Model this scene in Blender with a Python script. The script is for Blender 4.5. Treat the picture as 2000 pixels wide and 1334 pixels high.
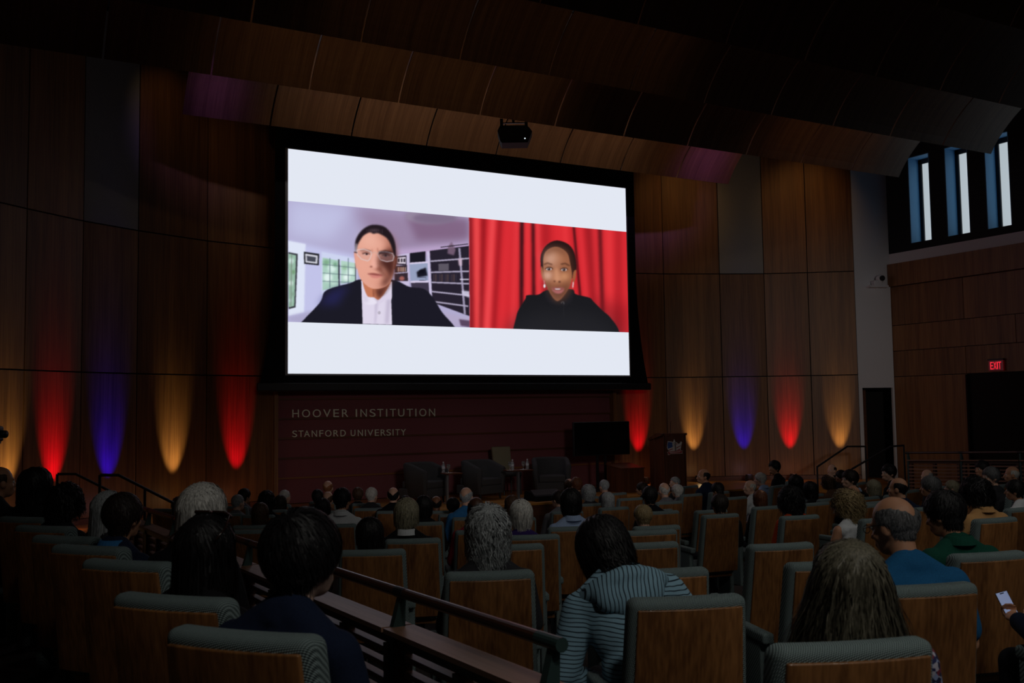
import bpy, bmesh, math, random
import numpy as np
from mathutils import Vector, Matrix, Euler

# ------------------------------------------------------------------ scene
for o in list(bpy.data.objects): bpy.data.objects.remove(o)
scene = bpy.context.scene
COL = scene.collection
rnd = random.Random(7)

# camera: eye of a standing photographer at the back left of the hall.
# World: X runs along the screen, Y towards the stage, Z up; front floor at about z = 0
ZC = 2.5
F_PX, YAW, PITCH, ROLL = 1944.0, math.radians(29.4), math.radians(3.92), math.radians(-0.84)
fw = Vector((math.sin(YAW)*math.cos(PITCH), math.cos(YAW)*math.cos(PITCH), math.sin(PITCH)))
rt0 = Vector((math.cos(YAW), -math.sin(YAW), 0)); up0 = rt0.cross(fw)
rt = rt0*math.cos(ROLL)+up0*math.sin(ROLL); up = -rt0*math.sin(ROLL)+up0*math.cos(ROLL)
cam_d = bpy.data.cameras.new('camera'); cam = bpy.data.objects.new('camera', cam_d); COL.objects.link(cam)
cam_d.sensor_width = 36.0; cam_d.sensor_fit = 'HORIZONTAL'; cam_d.lens = F_PX/2000*36
cam_d.dof.use_dof = True; cam_d.dof.focus_distance = 13.0; cam_d.dof.aperture_fstop = 6.3
cam_d.clip_start = 0.05; cam_d.clip_end = 200
M = Matrix.Identity(4)
for i in range(3):
    M[i][0] = rt[i]; M[i][1] = up[i]; M[i][2] = -fw[i]
M[2][3] = ZC
cam.matrix_world = M
scene.camera = cam

world = bpy.data.worlds.new('world'); scene.world = world; world.use_nodes = True
bgn = world.node_tree.nodes['Background']; bgn.inputs[0].default_value = (0.35,0.45,0.6,1); bgn.inputs[1].default_value = 0.012

vs = scene.view_settings
vs.view_transform = 'Standard'; vs.look = 'None'; vs.gamma = 1.0; vs.exposure = 0.0; vs.use_curve_mapping = False

def light(name, kind, loc, energy, color, aim=None, **kw):
    l = bpy.data.lights.new(name, kind); l.energy = energy; l.color = color
    for k, v in kw.items(): setattr(l, k, v)
    o = bpy.data.objects.new(name, l); COL.objects.link(o); o.location = loc
    if aim is not None:
        d = Vector(aim)-Vector(loc); o.rotation_euler = d.to_track_quat('-Z','Y').to_euler()
    return o

# added unseen area lamps above the seats, a dim fill for their backs
for x, y, z, e in ((1.1,-.5,4.0,13.0),(3.0,-1.8,4.2,11.0),(6.2,-1.0,4.2,16.0),(9.4,-.2,4.2,9.0),(5.0,4.2,4.6,8.0),(10.0,4.6,4.6,7.0),(8.5,8.6,4.6,3.0)):
    light('seat_fill', 'AREA', (x, y, ZC+z), e, (.95,0.92,0.84), aim=(x+.8, y+2.6, ZC-1.2), shape='DISK', size=0.6, spread=math.radians(105))

# added unseen spots behind the camera, dim fill on stage and side panels
for tx, ty, tz, e, sz in ((7.6,19.5,-.9,900,17),(12.4,19.5,-.9,900,17),(18.6,18.0,.9,1300,22)):
    light('stage_fill', 'SPOT', (2.0,-3.2,ZC+2.9) if tx < 15 else (6.0,-3.2,ZC+2.9), e, (1.0,.90,.86), aim=(tx,ty,ZC+tz), spot_size=math.radians(sz), spot_blend=1.0, shadow_soft_size=.7)

# ------------------------------------------------------------------ helpers
def ray(px, py):
    return fw + rt*((px-1000)/F_PX) + up*((667-py)/F_PX)
def at_d(px, py, d):
    v = ray(px, py)*d; v.z += ZC; return v
def at_Y(px, py, Y):
    v = ray(px, py); v = v*(Y/v.y); v.z += ZC; return v
def at_X(px, py, X):
    v = ray(px, py); v = v*(X/v.x); v.z += ZC; return v
def at_Z(px, py, z):
    v = ray(px, py); v = v*((z-ZC)/v.z); v.z += ZC; return v
def zpx(pt):
    q = Vector(pt)-Vector((0,0,ZC)); d = q.dot(fw)
    return 1000+F_PX*q.dot(rt)/d, 667-F_PX*q.dot(up)/d, d

class MB:
    def __init__(s): s.v = []; s.f = []; s.m = []
    def add(s, verts, faces, mi=0):
        b = len(s.v); s.v.extend([tuple(v) for v in verts]); s.f.extend([tuple(i+b for i in f) for f in faces]); s.m.extend([mi]*len(faces)); return s
    def box(s, lo, hi, mi=0, mat=None):
        x0,y0,z0 = lo; x1,y1,z1 = hi
        v = [(x0,y0,z0),(x1,y0,z0),(x1,y1,z0),(x0,y1,z0),(x0,y0,z1),(x1,y0,z1),(x1,y1,z1),(x0,y1,z1)]
        if mat is not None: v = [tuple(mat @ Vector(p)) for p in v]
        return s.add(v, [(0,3,2,1),(4,5,6,7),(0,1,5,4),(1,2,6,5),(2,3,7,6),(3,0,4,7)], mi)
    def rbox(s, c, h, r, mi=0, n=4, fn=None, seg=(1,1,1), mat=None):
        # rounded box: centre c, half sizes h, edge radius r; fn bends the points, seg gives inner divisions
        def axis(hh, k):
            a = [-hh+r*(1-math.cos(t*math.pi/2/n)) for t in range(n+1)]
            a = [-hh + r*t/n for t in range(n+1)]
            mid = [(-hh+r)+(2*(hh-r))*t/k for t in range(1,k)]
            b = [hh-r+r*t/n for t in range(n+1)]
            return a+mid+b
        A = [axis(h[i], seg[i]) for i in range(3)]
        idx = {}; V = []; Fc = []
        def vid(p):
            key = tuple(round(x,6) for x in p)
            if key in idx: return idx[key]
            q = [max(-(h[i]-r), min(h[i]-r, p[i])) for i in range(3)]
            d = [p[i]-q[i] for i in range(3)]; L = math.sqrt(sum(x*x for x in d)) or 1
            o = [c[i]+q[i]+d[i]/L*r for i in range(3)]
            if fn: o = fn(o)
            if mat is not None: o = mat @ Vector(o)
            idx[key] = len(V); V.append(tuple(o)); return idx[key]
        for ax in range(3):
            b_, c_ = (ax+1)%3, (ax+2)%3
            for sgn in (-1,1):
                for i in range(len(A[b_])-1):
                    for j in range(len(A[c_])-1):
                        quad = []
                        for (ii,jj) in ((i,j),(i+1,j),(i+1,j+1),(i,j+1)):
                            p = [0,0,0]; p[ax] = sgn*h[ax]; p[b_] = A[b_][ii]; p[c_] = A[c_][jj]; quad.append(vid(p))
                        if sgn < 0: quad.reverse()
                        if len(set(quad)) == 4: Fc.append(tuple(quad))
        return s.add(V, Fc, mi)
    def tube(s, pts, rad, n=8, mi=0, cap=True, flat=1.0):
        pts = [Vector(p) for p in pts]; N = len(pts); rad = rad if isinstance(rad,(list,tuple)) else [rad]*N
        V = []; Fc = []; prev = None
        for i, p in enumerate(pts):
            t = (pts[min(i+1,N-1)]-pts[max(i-1,0)]).normalized()
            if prev is None:
                a = Vector((0,0,1)) if abs(t.z) < .9 else Vector((1,0,0)); u = t.cross(a).normalized()
            else:
                u = (prev - t*prev.dot(t)).normalized()
            prev = u; w = t.cross(u)
            for k in range(n):
                an = 2*math.pi*k/n; V.append(tuple(p + u*(math.cos(an)*rad[i]) + w*(math.sin(an)*rad[i]*flat)))
        for i in range(N-1):
            for k in range(n):
                a = i*n+k; b = i*n+(k+1)%n; Fc.append((a,b,b+n,a+n))
        if cap: Fc.append(tuple(reversed(range(n)))); Fc.append(tuple(range((N-1)*n,N*n)))
        return s.add(V, Fc, mi)
    def lathe(s, prof, n=20, mi=0, c=(0,0,0)):
        V = []; Fc = []
        for (r,z) in prof:
            for k in range(n):
                an = 2*math.pi*k/n; V.append((c[0]+r*math.cos(an), c[1]+r*math.sin(an), c[2]+z))
        for i in range(len(prof)-1):
            for k in range(n):
                a = i*n+k; b = i*n+(k+1)%n; Fc.append((a,b,b+n,a+n))
        Fc.append(tuple(reversed(range(n)))); Fc.append(tuple(range((len(prof)-1)*n, len(prof)*n)))
        return s.add(V, Fc, mi)
    def ell(s, c, r, mi=0, nu=16, nv=10, mat=None):
        V = []; Fc = []
        V.append((0,0,1))
        for i in range(1,nv):
            ph = math.pi*i/nv
            for k in range(nu):
                an = 2*math.pi*k/nu; V.append((math.sin(ph)*math.cos(an), math.sin(ph)*math.sin(an), math.cos(ph)))
        V.append((0,0,-1))
        V = [Vector((v[0]*r[0]+c[0], v[1]*r[1]+c[1], v[2]*r[2]+c[2])) for v in V]
        if mat is not None: V = [mat @ v for v in V]
        for k in range(nu): Fc.append((0,1+k,1+(k+1)%nu))
        for i in range(nv-2):
            for k in range(nu):
                a = 1+i*nu+k; b = 1+i*nu+(k+1)%nu; Fc.append((a,a+nu,b+nu,b))
        L = len(V)-1
        for k in range(nu): Fc.append((L, 1+(nv-2)*nu+(k+1)%nu, 1+(nv-2)*nu+k))
        return s.add(V, Fc, mi)
    def cap(s, p0, p1, r0, r1, mi=0, n=14):
        # tapered capsule
        p0 = Vector(p0); p1 = Vector(p1); t = (p1-p0).normalized(); L = (p1-p0).length
        pts = []; rad = []
        for a in (-80,-55,-28,0): pts.append(p0+t*(math.sin(math.radians(a))*r0)); rad.append(math.cos(math.radians(a))*r0)
        for a in (0,28,55,80): pts.append(p1+t*(math.sin(math.radians(a))*r1)); rad.append(math.cos(math.radians(a))*r1)
        return s.tube(pts, rad, n, mi)
    def prism(s, poly, frame, d0, d1, mi=0):
        # poly in (a,b), frame(a,b,d)->xyz
        n = len(poly); V = [frame(a,b,d0) for a,b in poly]+[frame(a,b,d1) for a,b in poly]
        Fc = [tuple(range(n)), tuple(reversed(range(n,2*n)))]+[(i,i+n,(i+1)%n+n,(i+1)%n) for i in range(n)]
        return s.add(V, Fc, mi)
    def mesh(s, name, mats, smooth=False, fixn=True):
        me = bpy.data.meshes.new(name); me.from_pydata(s.v, [], s.f); me.validate()
        for m in (mats if isinstance(mats,(list,tuple)) else [mats]): me.materials.append(m)
        if len(s.m) == len(me.polygons): me.polygons.foreach_set('material_index', s.m)
        if fixn:
            bm = bmesh.new(); bm.from_mesh(me); bmesh.ops.recalc_face_normals(bm, faces=bm.faces); bm.to_mesh(me); bm.free()
        if smooth: me.polygons.foreach_set('use_smooth', [True]*len(me.polygons))
        me.update(); return me
    def obj(s, name, mats, parent=None, smooth=False, fixn=True):
        return link(name, s.mesh(name, mats, smooth, fixn), parent)

def link(name, me, parent=None):
    o = bpy.data.objects.new(name, me); COL.objects.link(o)
    if parent is not None: o.parent = parent
    return o
def empty(name, loc=(0,0,0), rz=0.0):
    o = bpy.data.objects.new(name, None); COL.objects.link(o); o.location = loc; o.rotation_euler = (0,0,rz); o.empty_display_size = .1; return o
def tag(o, label, cat, group=None):
    o['label'] = label; o['category'] = cat
    if group: o['group'] = group
    return o
def struct(o, label=None):
    o['kind'] = 'structure'
    if label: o['label'] = label
    return o
def copy_tree(o, parent=None):
    c = o.copy(); COL.objects.link(c); c.parent = parent
    for ch in o.children: copy_tree(ch, c)
    return c

# ------------------------------------------------------------------ materials
MATS = {}
def lin(c):
    return tuple((x/12.92 if x <= .04045 else ((x+.055)/1.055)**2.4) for x in c)
def s255(r,g,b): return lin((r/255,g/255,b/255))
def mat(name, col, rough=.6, metal=0.0, spec=.5, emit=None, es=0.0, alpha=None, trans=0.0, coat=0.0):
    if name in MATS: return MATS[name]
    m = bpy.data.materials.new(name); m.use_nodes = True; b = m.node_tree.nodes['Principled BSDF']
    b.inputs['Base Color'].default_value = (*col,1); b.inputs['Roughness'].default_value = rough; b.inputs['Metallic'].default_value = metal
    b.inputs['Specular IOR Level'].default_value = spec; b.inputs['Coat Weight'].default_value = coat
    if trans: b.inputs['Transmission Weight'].default_value = trans
    if emit: b.inputs['Emission Color'].default_value = (*emit,1); b.inputs['Emission Strength'].default_value = es
    MATS[name] = m; return m
def nodes_of(m): return m.node_tree.nodes, m.node_tree.links, m.node_tree.nodes['Principled BSDF']
def wood(name, c1, c2, axis='Z', freq=90.0, rough=.45, coord='Object', tint=.25, coat=0.0, stretch=.02):
    if name in MATS: return MATS[name]
    m = mat(name, c1, rough, coat=coat); N, L, b = nodes_of(m)
    tc = N.new('ShaderNodeTexCoord'); mp = N.new('ShaderNodeMapping'); ge = N.new('ShaderNodeNewGeometry'); oi = N.new('ShaderNodeObjectInfo')
    sc = {'Z':(1,1,stretch),'X':(stretch,1,1),'Y':(1,stretch,1),'YZ':(1,stretch,stretch)}[axis]
    mp.inputs['Scale'].default_value = sc
    L.new(tc.outputs['Object'] if coord == 'Object' else ge.outputs['Position'], mp.inputs['Vector'])
    ad = N.new('ShaderNodeVectorMath'); ad.operation = 'ADD'; L.new(mp.outputs[0], ad.inputs[0])
    cb = N.new('ShaderNodeCombineXYZ'); mu = N.new('ShaderNodeMath'); mu.operation = 'MULTIPLY'; mu.inputs[1].default_value = 13.7
    L.new(oi.outputs['Random'], mu.inputs[0]); L.new(mu.outputs[0], cb.inputs[0]); L.new(mu.outputs[0], cb.inputs[1]); L.new(cb.outputs[0], ad.inputs[1])
    n1 = N.new('ShaderNodeTexNoise'); n1.inputs['Scale'].default_value = freq; n1.inputs['Detail'].default_value = 4; L.new(ad.outputs[0], n1.inputs['Vector'])
    n2 = N.new('ShaderNodeTexNoise'); n2.inputs['Scale'].default_value = freq*.12; n2.inputs['Detail'].default_value = 2; L.new(ad.outputs[0], n2.inputs['Vector'])
    mx = N.new('ShaderNodeMix'); mx.data_type = 'FLOAT'; mx.inputs[0].default_value = .45; L.new(n1.outputs[0], mx.inputs[2]); L.new(n2.outputs[0], mx.inputs[3])
    cr = N.new('ShaderNodeValToRGB'); cr.color_ramp.elements[0].position = .36; cr.color_ramp.elements[1].position = .64
    cr.color_ramp.elements[0].color = (*c2,1); cr.color_ramp.elements[1].color = (*c1,1); L.new(mx.outputs[0], cr.inputs[0])
    hv = N.new('ShaderNodeHueSaturation'); L.new(cr.outputs[0], hv.inputs['Color'])
    mr = N.new('ShaderNodeMapRange'); mr.inputs[3].default_value = 1-tint; mr.inputs[4].default_value = 1+tint; L.new(oi.outputs['Random'], mr.inputs[0]); L.new(mr.outputs[0], hv.inputs['Value'])
    L.new(hv.outputs[0], b.inputs['Base Color'])
    bp = N.new('ShaderNodeBump'); bp.inputs['Strength'].default_value = .06; bp.inputs['Distance'].default_value = .002; L.new(n1.outputs[0], bp.inputs['Height']); L.new(bp.outputs[0], b.inputs['Normal'])
    return m
def cloth(name, col, scale=260.0, amt=.35, rough=.9, bump=.25):
    if name in MATS: return MATS[name]
    m = mat(name, col, rough, spec=.2); N, L, b = nodes_of(m)
    tc = N.new('ShaderNodeTexCoord'); n1 = N.new('ShaderNodeTexNoise'); n1.inputs['Scale'].default_value = scale; L.new(tc.outputs['Object'], n1.inputs['Vector'])
    n2 = N.new('ShaderNodeTexNoise'); n2.inputs['Scale'].default_value = 14; L.new(tc.outputs['Object'], n2.inputs['Vector'])
    cr = N.new('ShaderNodeValToRGB'); cr.color_ramp.elements[0].color = tuple(c*(1-amt) for c in col)+(1,); cr.color_ramp.elements[1].color = tuple(min(1,c*(1+amt)) for c in col)+(1,)
    cr.color_ramp.elements[0].position = .3; cr.color_ramp.elements[1].position = .7
    L.new(n1.outputs[0], cr.inputs[0]); L.new(cr.outputs[0], b.inputs['Base Color'])
    bp = N.new('ShaderNodeBump'); bp.inputs['Strength'].default_value = bump; bp.inputs['Distance'].default_value = .02; L.new(n2.outputs[0], bp.inputs['Height']); L.new(bp.outputs[0], b.inputs['Normal'])
    return m
def weave(name, c1, c2, k=420.0):
    # basket weave upholstery: two crossed diagonal waves in object space
    m = mat(name, c1, .95, spec=.15); N, L, b = nodes_of(m)
    tc = N.new('ShaderNodeTexCoord'); sp = N.new('ShaderNodeSeparateXYZ'); L.new(tc.outputs['Object'], sp.inputs[0])
    def mth(op, a, bb=None):
        n = N.new('ShaderNodeMath'); n.operation = op
        for i, v in enumerate((a, bb)):
            if v is None: continue
            if isinstance(v,(int,float)): n.inputs[i].default_value = v
            else: L.new(v, n.inputs[i])
        return n.outputs[0]
    yz = mth('ADD', sp.outputs[1], sp.outputs[2])
    u = mth('MULTIPLY', mth('ADD', sp.outputs[0], yz), k); v = mth('MULTIPLY', mth('SUBTRACT', sp.outputs[0], yz), k*1.9)
    w = mth('MULTIPLY', mth('SINE', u), mth('SINE', v))
    mr = N.new('ShaderNodeMapRange'); mr.inputs[1].default_value = -.6; mr.inputs[2].default_value = .6; L.new(w, mr.inputs[0])
    mx = N.new('ShaderNodeMix'); mx.data_type = 'RGBA'; mx.inputs[6].default_value = (*c2,1); mx.inputs[7].default_value = (*c1,1); L.new(mr.outputs[0], mx.inputs[0])
    L.new(mx.outputs[2], b.inputs['Base Color'])
    bp = N.new('ShaderNodeBump'); bp.inputs['Strength'].default_value = .5; bp.inputs['Distance'].default_value = .003; L.new(w, bp.inputs['Height']); L.new(bp.outputs[0], b.inputs['Normal'])
    return m

WALLWOOD = wood('wall_wood', s255(150,104,60), s255(104,66,36), 'Z', 60, .5, 'pos', .18)
WALLGREY = cloth('wall_grey_fabric', s255(150,150,146), 300, .25)
SAILWOOD = wood('sail_wood', s255(140,100,66), s255(104,70,44), 'YZ', 70, .45, 'Object', .16)
SEATWOOD = wood('seat_wood', s255(160,108,62), s255(104,66,36), 'Z', 75, .38, 'Object', .2, coat=.15)
RAILWOOD = wood('rail_wood', s255(84,52,38), s255(52,31,23), 'Y', 60, .38, 'Object', .1)
CAPWOOD = wood('cap_wood', s255(150,112,90), s255(120,84,64), 'Y', 50, .5, 'Object', .06)
PODWOOD = wood('lectern_wood', s255(112,66,40), s255(80,44,26), 'Z', 60, .4, 'Object', .1)
STAGEWOOD = wood('stage_wood', s255(204,148,70), s255(176,118,50), 'X', 40, .35, 'pos', .0, coat=.2)
TRIMWOOD = wood('trim_wood', s255(160,104,60), s255(128,78,42), 'X', 40, .4, 'pos', .1)
RISER = wood('riser_wood', s255(110,66,40), s255(84,48,28), 'X', 40, .45, 'pos', .0)
FABRIC = weave('seat_weave', s255(152,170,170), s255(48,58,60), 330)
MAROON = cloth('maroon_fabric', s255(124,72,76), 240, .18, .85, .1)
BLACK = mat('black_metal', (.012,.012,.014), .5)
BLACKM = mat('black_matte', (.006,.006,.007), .85, spec=.2)
GAP = mat('shadow_gap', (.01,.008,.007), .9)
WHITEP = mat('white_paint', s255(226,226,228), .8)
TEAL = mat('rail_metal', s255(60,82,80), .45, .3)
CHROME = mat('brushed_steel', s255(190,195,200), .35, .9)
CARPET = cloth('carpet', s255(62,54,52), 300, .5, 1.0)
DARKGREY = cloth('armchair_grey', s255(72,72,74), 220, .3)
GLASS = mat('clear_glass', (.9,.95,.95), .03, trans=.9)
# ------------------------------------------------------------------ the hall
CX, CY = 10.0, 23.0                     # centre the seat rows curve around
def top_rel(R): return .0708*R-2.227 if R >= 12 else -1.377-.03*(12-R)
def floor_main(x, y): return ZC+top_rel(math.hypot(x-CX, y-CY))-.996
def floor_left(y): return ZC-1.58-.03*(y-2.66)
RAILX = 1.74
STAGE_Z = ZC-1.86
STAGE_Y = 17.2

mb = MB(); nx, ny = 60, 60
xs = np.linspace(RAILX, 22.5, nx); ys = np.linspace(-4, STAGE_Y+.3, ny)
V = [(x, y, floor_main(x, y)) for y in ys for x in xs]
Fq = [(j*nx+i, j*nx+i+1, (j+1)*nx+i+1, (j+1)*nx+i) for j in range(ny-1) for i in range(nx-1)]
mb.add(V, Fq)
flo = struct(mb.obj('floor', CARPET, smooth=True, fixn=False), 'dark carpeted floor sloping down to the stage')
mb = MB()
for j in range(20):
    y0, y1 = -4+j*.85, -4+(j+1)*.85
    z0, z1 = floor_left(y0), floor_left(y1)
    mb.add([(-2.5,y0,z0),(RAILX,y0,z0),(RAILX,y1,z1),(-2.5,y1,z1)], [(0,1,2,3)])
    mb.add([(RAILX,y0,z0),(RAILX,y0,z0-1.2),(RAILX,y1,z1-1.2),(RAILX,y1,z1)], [(0,1,2,3)])
struct(mb.obj('floor', CARPET, fixn=False), 'raised carpeted side platform beside the guard rail')

# stage
mb = MB(); mb.box((1.2,STAGE_Y,STAGE_Z-.04),(20.6,20.6,STAGE_Z))
stg = struct(mb.obj('floor_stage', STAGEWOOD), 'polished light wood stage floor')
mb = MB(); mb.box((1.2,STAGE_Y+.03,-.3),(20.6,STAGE_Y+.08,STAGE_Z-.04)); struct(mb.obj('trim_1', RISER), 'brown wood riser along the stage front')
# landings and stairs at both ends of the stage
for side, (xa, xb, sgn) in enumerate(((-1.2,2.3,1),(17.6,20.7,-1))):
    mb = MB(); mb.box((xa,15.0,-.3),(xb,STAGE_Y,STAGE_Z-.005))
    lo = struct(mb.obj('floor_landing', STAGEWOOD), ('wood landing at the stage end near the tripod','wood landing at the stage end near the white column')[side])
    for k in range(4):
        x0 = (xb if sgn > 0 else xa)+sgn*k*.3; z1 = STAGE_Z-.158*(k+1)
        st = MB(); st.box((min(x0,x0+sgn*.3),15.2,-.3),(max(x0,x0+sgn*.3),16.9,z1)); st.obj('step', RISER, lo)

# plan of the panelled front wall, measured along its joints
LW = [(-1.5,15.7),(-.2,16.86),(.99,17.89),(1.92,18.62),(2.92,19.2),(4.3,19.8),(5.76,20.15)]
RW = [(14.14,20.4),(15.74,20.05),(17.09,19.47),(18.14,18.97),(19.06,18.36),(19.98,17.66)]
ROWZ = [(STAGE_Z+.10, ZC+.755), (ZC+.755, ZC+3.39), (ZC+3.39, ZC+7.3)]
wf = struct(empty('wall_front'), 'curved front wall clad in tall brown wood panels')
def wall_panel(A, B, z0, z1, m, parent, name='wood_panel', off=0.0, th=.03, gap=.012):
    A = Vector((*A,0)); B = Vector((*B,0)); t = (B-A).normalized(); n = Vector((t.y,-t.x,0))
    a = A+t*gap; b = B-t*gap; mb = MB(); z0 += gap; z1 -= gap
    p = [a+n*off, b+n*off, b+n*(off+th), a+n*(off+th)]
    mb.add([(q.x,q.y,z0) for q in p]+[(q.x,q.y,z1) for q in p], [(0,3,2,1),(4,5,6,7),(0,1,5,4),(1,2,6,5),(2,3,7,6),(3,0,4,7)])
    return mb.obj(name, m, parent)
for plan, greyi in ((LW,3),(RW,2)):
    mb = MB()
    for A, B in zip(plan[:-1], plan[1:]):
        mb.add([(A[0],A[1],-.4),(B[0],B[1],-.4),(B[0],B[1],ZC+7.4),(A[0],A[1],ZC+7.4)], [(0,1,2,3)])
    mb.obj('backing', GAP, wf, fixn=False)
    for i, (A, B) in enumerate(zip(plan[:-1], plan[1:])):
        for r, (z0, z1) in enumerate(ROWZ):
            wall_panel(A, B, z0, z1, WALLGREY if (r == 2 and i == greyi) else WALLWOOD, wf, off=.01)
        wall_panel(A, B, STAGE_Z-.0, STAGE_Z+.10, RISER, wf, 'base_board', .012, .02, .001)

# maroon lapped boards behind the stage, between wood jambs
ws = struct(empty('wall_stage'), 'recessed stage wall of wide maroon lapped boards')
mb = MB(); mb.add([(5.7,20.32,STAGE_Z),(14.2,20.32,STAGE_Z),(14.2,20.32,ZC+7.4),(5.7,20.32,ZC+7.4)], [(0,1,2,3)]); mb.obj('backing', GAP, ws, fixn=False)
edges = [ZC-1.86]+[ZC-.15-.405*k for k in (3,2,1,0,-1,-2,-3,-4,-5,-6,-7)]
for k in range(len(edges)-1):
    z0, z1 = edges[k]+.012, edges[k+1]
    mb = MB(); x0, x1 = 5.80, 14.10
    mb.add([(x0,20.17,z0+.035),(x1,20.17,z0+.035),(x1,20.205,z1+.01),(x0,20.205,z1+.01),(x0,20.20,z0+.035),(x1,20.20,z0+.035),(x1,20.235,z1+.01),(x0,20.235,z1+.01)],
           [(0,1,2,3),(7,6,5,4),(0,4,5,1),(1,5,6,2),(2,6,7,3),(3,7,4,0)])
    bd = mb.obj('board', MAROON, ws)
    mb = MB(); mb.box((x0,20.163,z0),(x1,20.20,z0+.034)); mb.obj('lip', TRIMWOOD if k in (1,) else MAROON if k == 0 else RISER, bd)
for x0, x1 in ((5.72,5.80),(14.10,14.19)):
    mb = MB(); mb.box((x0,20.02,STAGE_Z),(x1,20.34,ZC+7.3)); mb.obj('jamb', WALLWOOD, ws)

# white column with a doorway beside the right-hand panels
cA, cB = Vector((19.98,17.66,0)), Vector((20.9,17.33,0)); cT = (cB-cA).normalized(); cN = Vector((cT.y,-cT.x,0)); cL = (cB-cA).length
def col_frame(s, z, d): p = cA+cT*s+cN*d; return (p.x, p.y, z)
wc = empty('wall_column'); struct(wc, 'narrow white painted wall strip above a dark doorway')
DH = ZC+.42
def cbox(s0, s1, z0, z1, d0, d1, name, m, parent):
    mb = MB(); mb.prism([(s0,z0),(s1,z0),(s1,z1),(s0,z1)], lambda a,b,d: col_frame(a,b,d), d0, d1); return mb.obj(name, m, parent)
cbox(0,cL,DH,ZC+7.4,-.05,.02,'wall_face',WHITEP,wc)
cbox(0,.10,-.3,DH,-.05,.02,'jamb',WHITEP,wc); cbox(cL-.05,cL,-.3,DH,-.05,.02,'jamb',WHITEP,wc)
cbox(-.6,cL+.9,-.3,DH+.1,-.9,-.86,'back',GAP,wc); cbox(.10,.45,-.3,DH-.02,-.5,-.46,'door_leaf',RISER,wc)

# right wall
XR = 20.9
wr = struct(empty('wall_right'), 'dark wood panelled side wall below a band of tall slot windows')
mb = MB(); mb.add([(XR+.06,17.4,-1),(XR+.06,-4,-1),(XR+.06,-4,at_X(1735,497,XR).z),(XR+.06,17.4,at_X(1735,497,XR).z)], [(0,1,2,3)]); mb.obj('backing', GAP, wr, fixn=False)
zl = [STAGE_Z-.6, at_X(1747,736,XR).z, at_X(1747,686,XR).z, at_X(1747,636,XR).z, at_X(1732,562,XR).z]
yv = [17.33, at_X(1886,700,XR).y]; yv += [yv[1]-2.6*k for k in (1,2,3,4,5,6)]
DOORY = at_X(1890,740,XR).y
for r in range(4):
    for i in range(len(yv)-1):
        off = 1.3 if r == 2 else 0
        a, b = yv[i]-(off if i else 0), yv[i+1]-off
        if r == 0 and b < DOORY-.2 and a > DOORY-2.8: continue          # the doorway
        mb = MB(); mb.box((XR+.01,b+.008,zl[r]+.008),(XR+.05,a-.008,zl[r+1]-.008)); mb.obj('wood_panel', WALLWOOD, wr)
mb = MB(); mb.box((XR-.10,-4,zl[4]+.005),(XR+.05,17.30,at_X(1735,518,XR).z)); mb.obj('wood_band', WALLWOOD, wr)
zs0, zs1 = at_X(1735,518,XR).z, at_X(1735,497,XR).z
mb = MB(); mb.box((XR,-4,zs0),(XR+.5,17.33,zs1)); mb.obj('white_sill', WHITEP, wr)
mb = MB(); mb.box((XR+.9,DOORY-2.7,-1),(XR+.94,DOORY+.1,zl[1])); mb.obj('doorway_back', GAP, wr)
mb = MB(); mb.box((XR-.015,DOORY-.0,-.6),(XR+.2,DOORY+.05,zl[1]-.02)); mb.obj('door_jamb', BLACKM, wr)
# slot windows
slots = []
for (xl, xr_, yb) in ((1779,1820.5,472),(1851,1896,460),(1929,1977,446)):
    slots.append((at_X(xl,yb,XR).y, at_X(xr_,yb-8,XR).y))
g = slots[1][0]-slots[2][0]
for k in range(1,5): slots.append((slots[2][0]-g*k, slots[2][1]-g*k))
rr = ray(1801,460); DEP = rr.x/rr.y*slots[0][0]-XR
DEP = max(.18, min(.6, DEP))
ztop = at_X(1815,297,XR).z; zbot = at_X(1779,475,XR).z
prev = 17.33
MULL = mat('window_wall_black', (.010,.011,.013), .8)
JAMB = mat('window_reveal', s255(110,168,210), .7)
SHADE = mat('daylit_shade', (.5,.55,.6), .8, emit=s255(200,212,218), es=.72)
for k, (ya, yb) in enumerate(slots):
    mb = MB(); mb.box((XR,ya,zbot),(XR+DEP+.1,prev,ztop)); mb.obj('mullion', MULL, wr); prev = yb
    w = struct(empty('window_%d' % (k+1), (XR+DEP,(ya+yb)/2,zbot)), 'tall narrow slot window with daylit blind')
    def wbox(x0,y0,z0,x1,y1,z1,name,m):
        mb = MB(); mb.box((x0-XR-DEP,y0-(ya+yb)/2,z0-zbot),(x1-XR-DEP,y1-(ya+yb)/2,z1-zbot)); mb.obj(name, m, w)
    wbox(XR+.002,ya-.02,zbot,XR+DEP,ya,ztop,'reveal',JAMB); wbox(XR+.002,yb,zbot,XR+DEP,yb+.02,ztop,'reveal',JAMB)
    wbox(XR+.002,yb,ztop-.02,XR+DEP,ya,ztop,'reveal_head',JAMB); wbox(XR+DEP-.06,ya-.11,zbot,XR+DEP,ya-.02,ztop-.02,'window_frame',BLACK)
    wbox(XR+DEP-.06,yb+.02,ztop-.14,XR+DEP,ya-.02,ztop-.02,'window_frame',BLACK)
    wbox(XR+DEP-.02,yb+.02,zbot+.0,XR+DEP,ya-.02,ztop-.02,'blind',SHADE)
mb = MB(); mb.box((XR,-4,zbot),(XR+DEP+.1,prev,ztop)); mb.obj('mullion', MULL, wr)
mb = MB(); mb.box((XR,-4,ztop),(XR+DEP+.1,17.33,ZC+7.4)); mb.obj('window_head', MULL, wr)
mb = MB(); mb.box((XR,-4,zs1),(XR+DEP+.1,17.33,zbot)); mb.obj('window_sill', MULL, wr)
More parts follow.
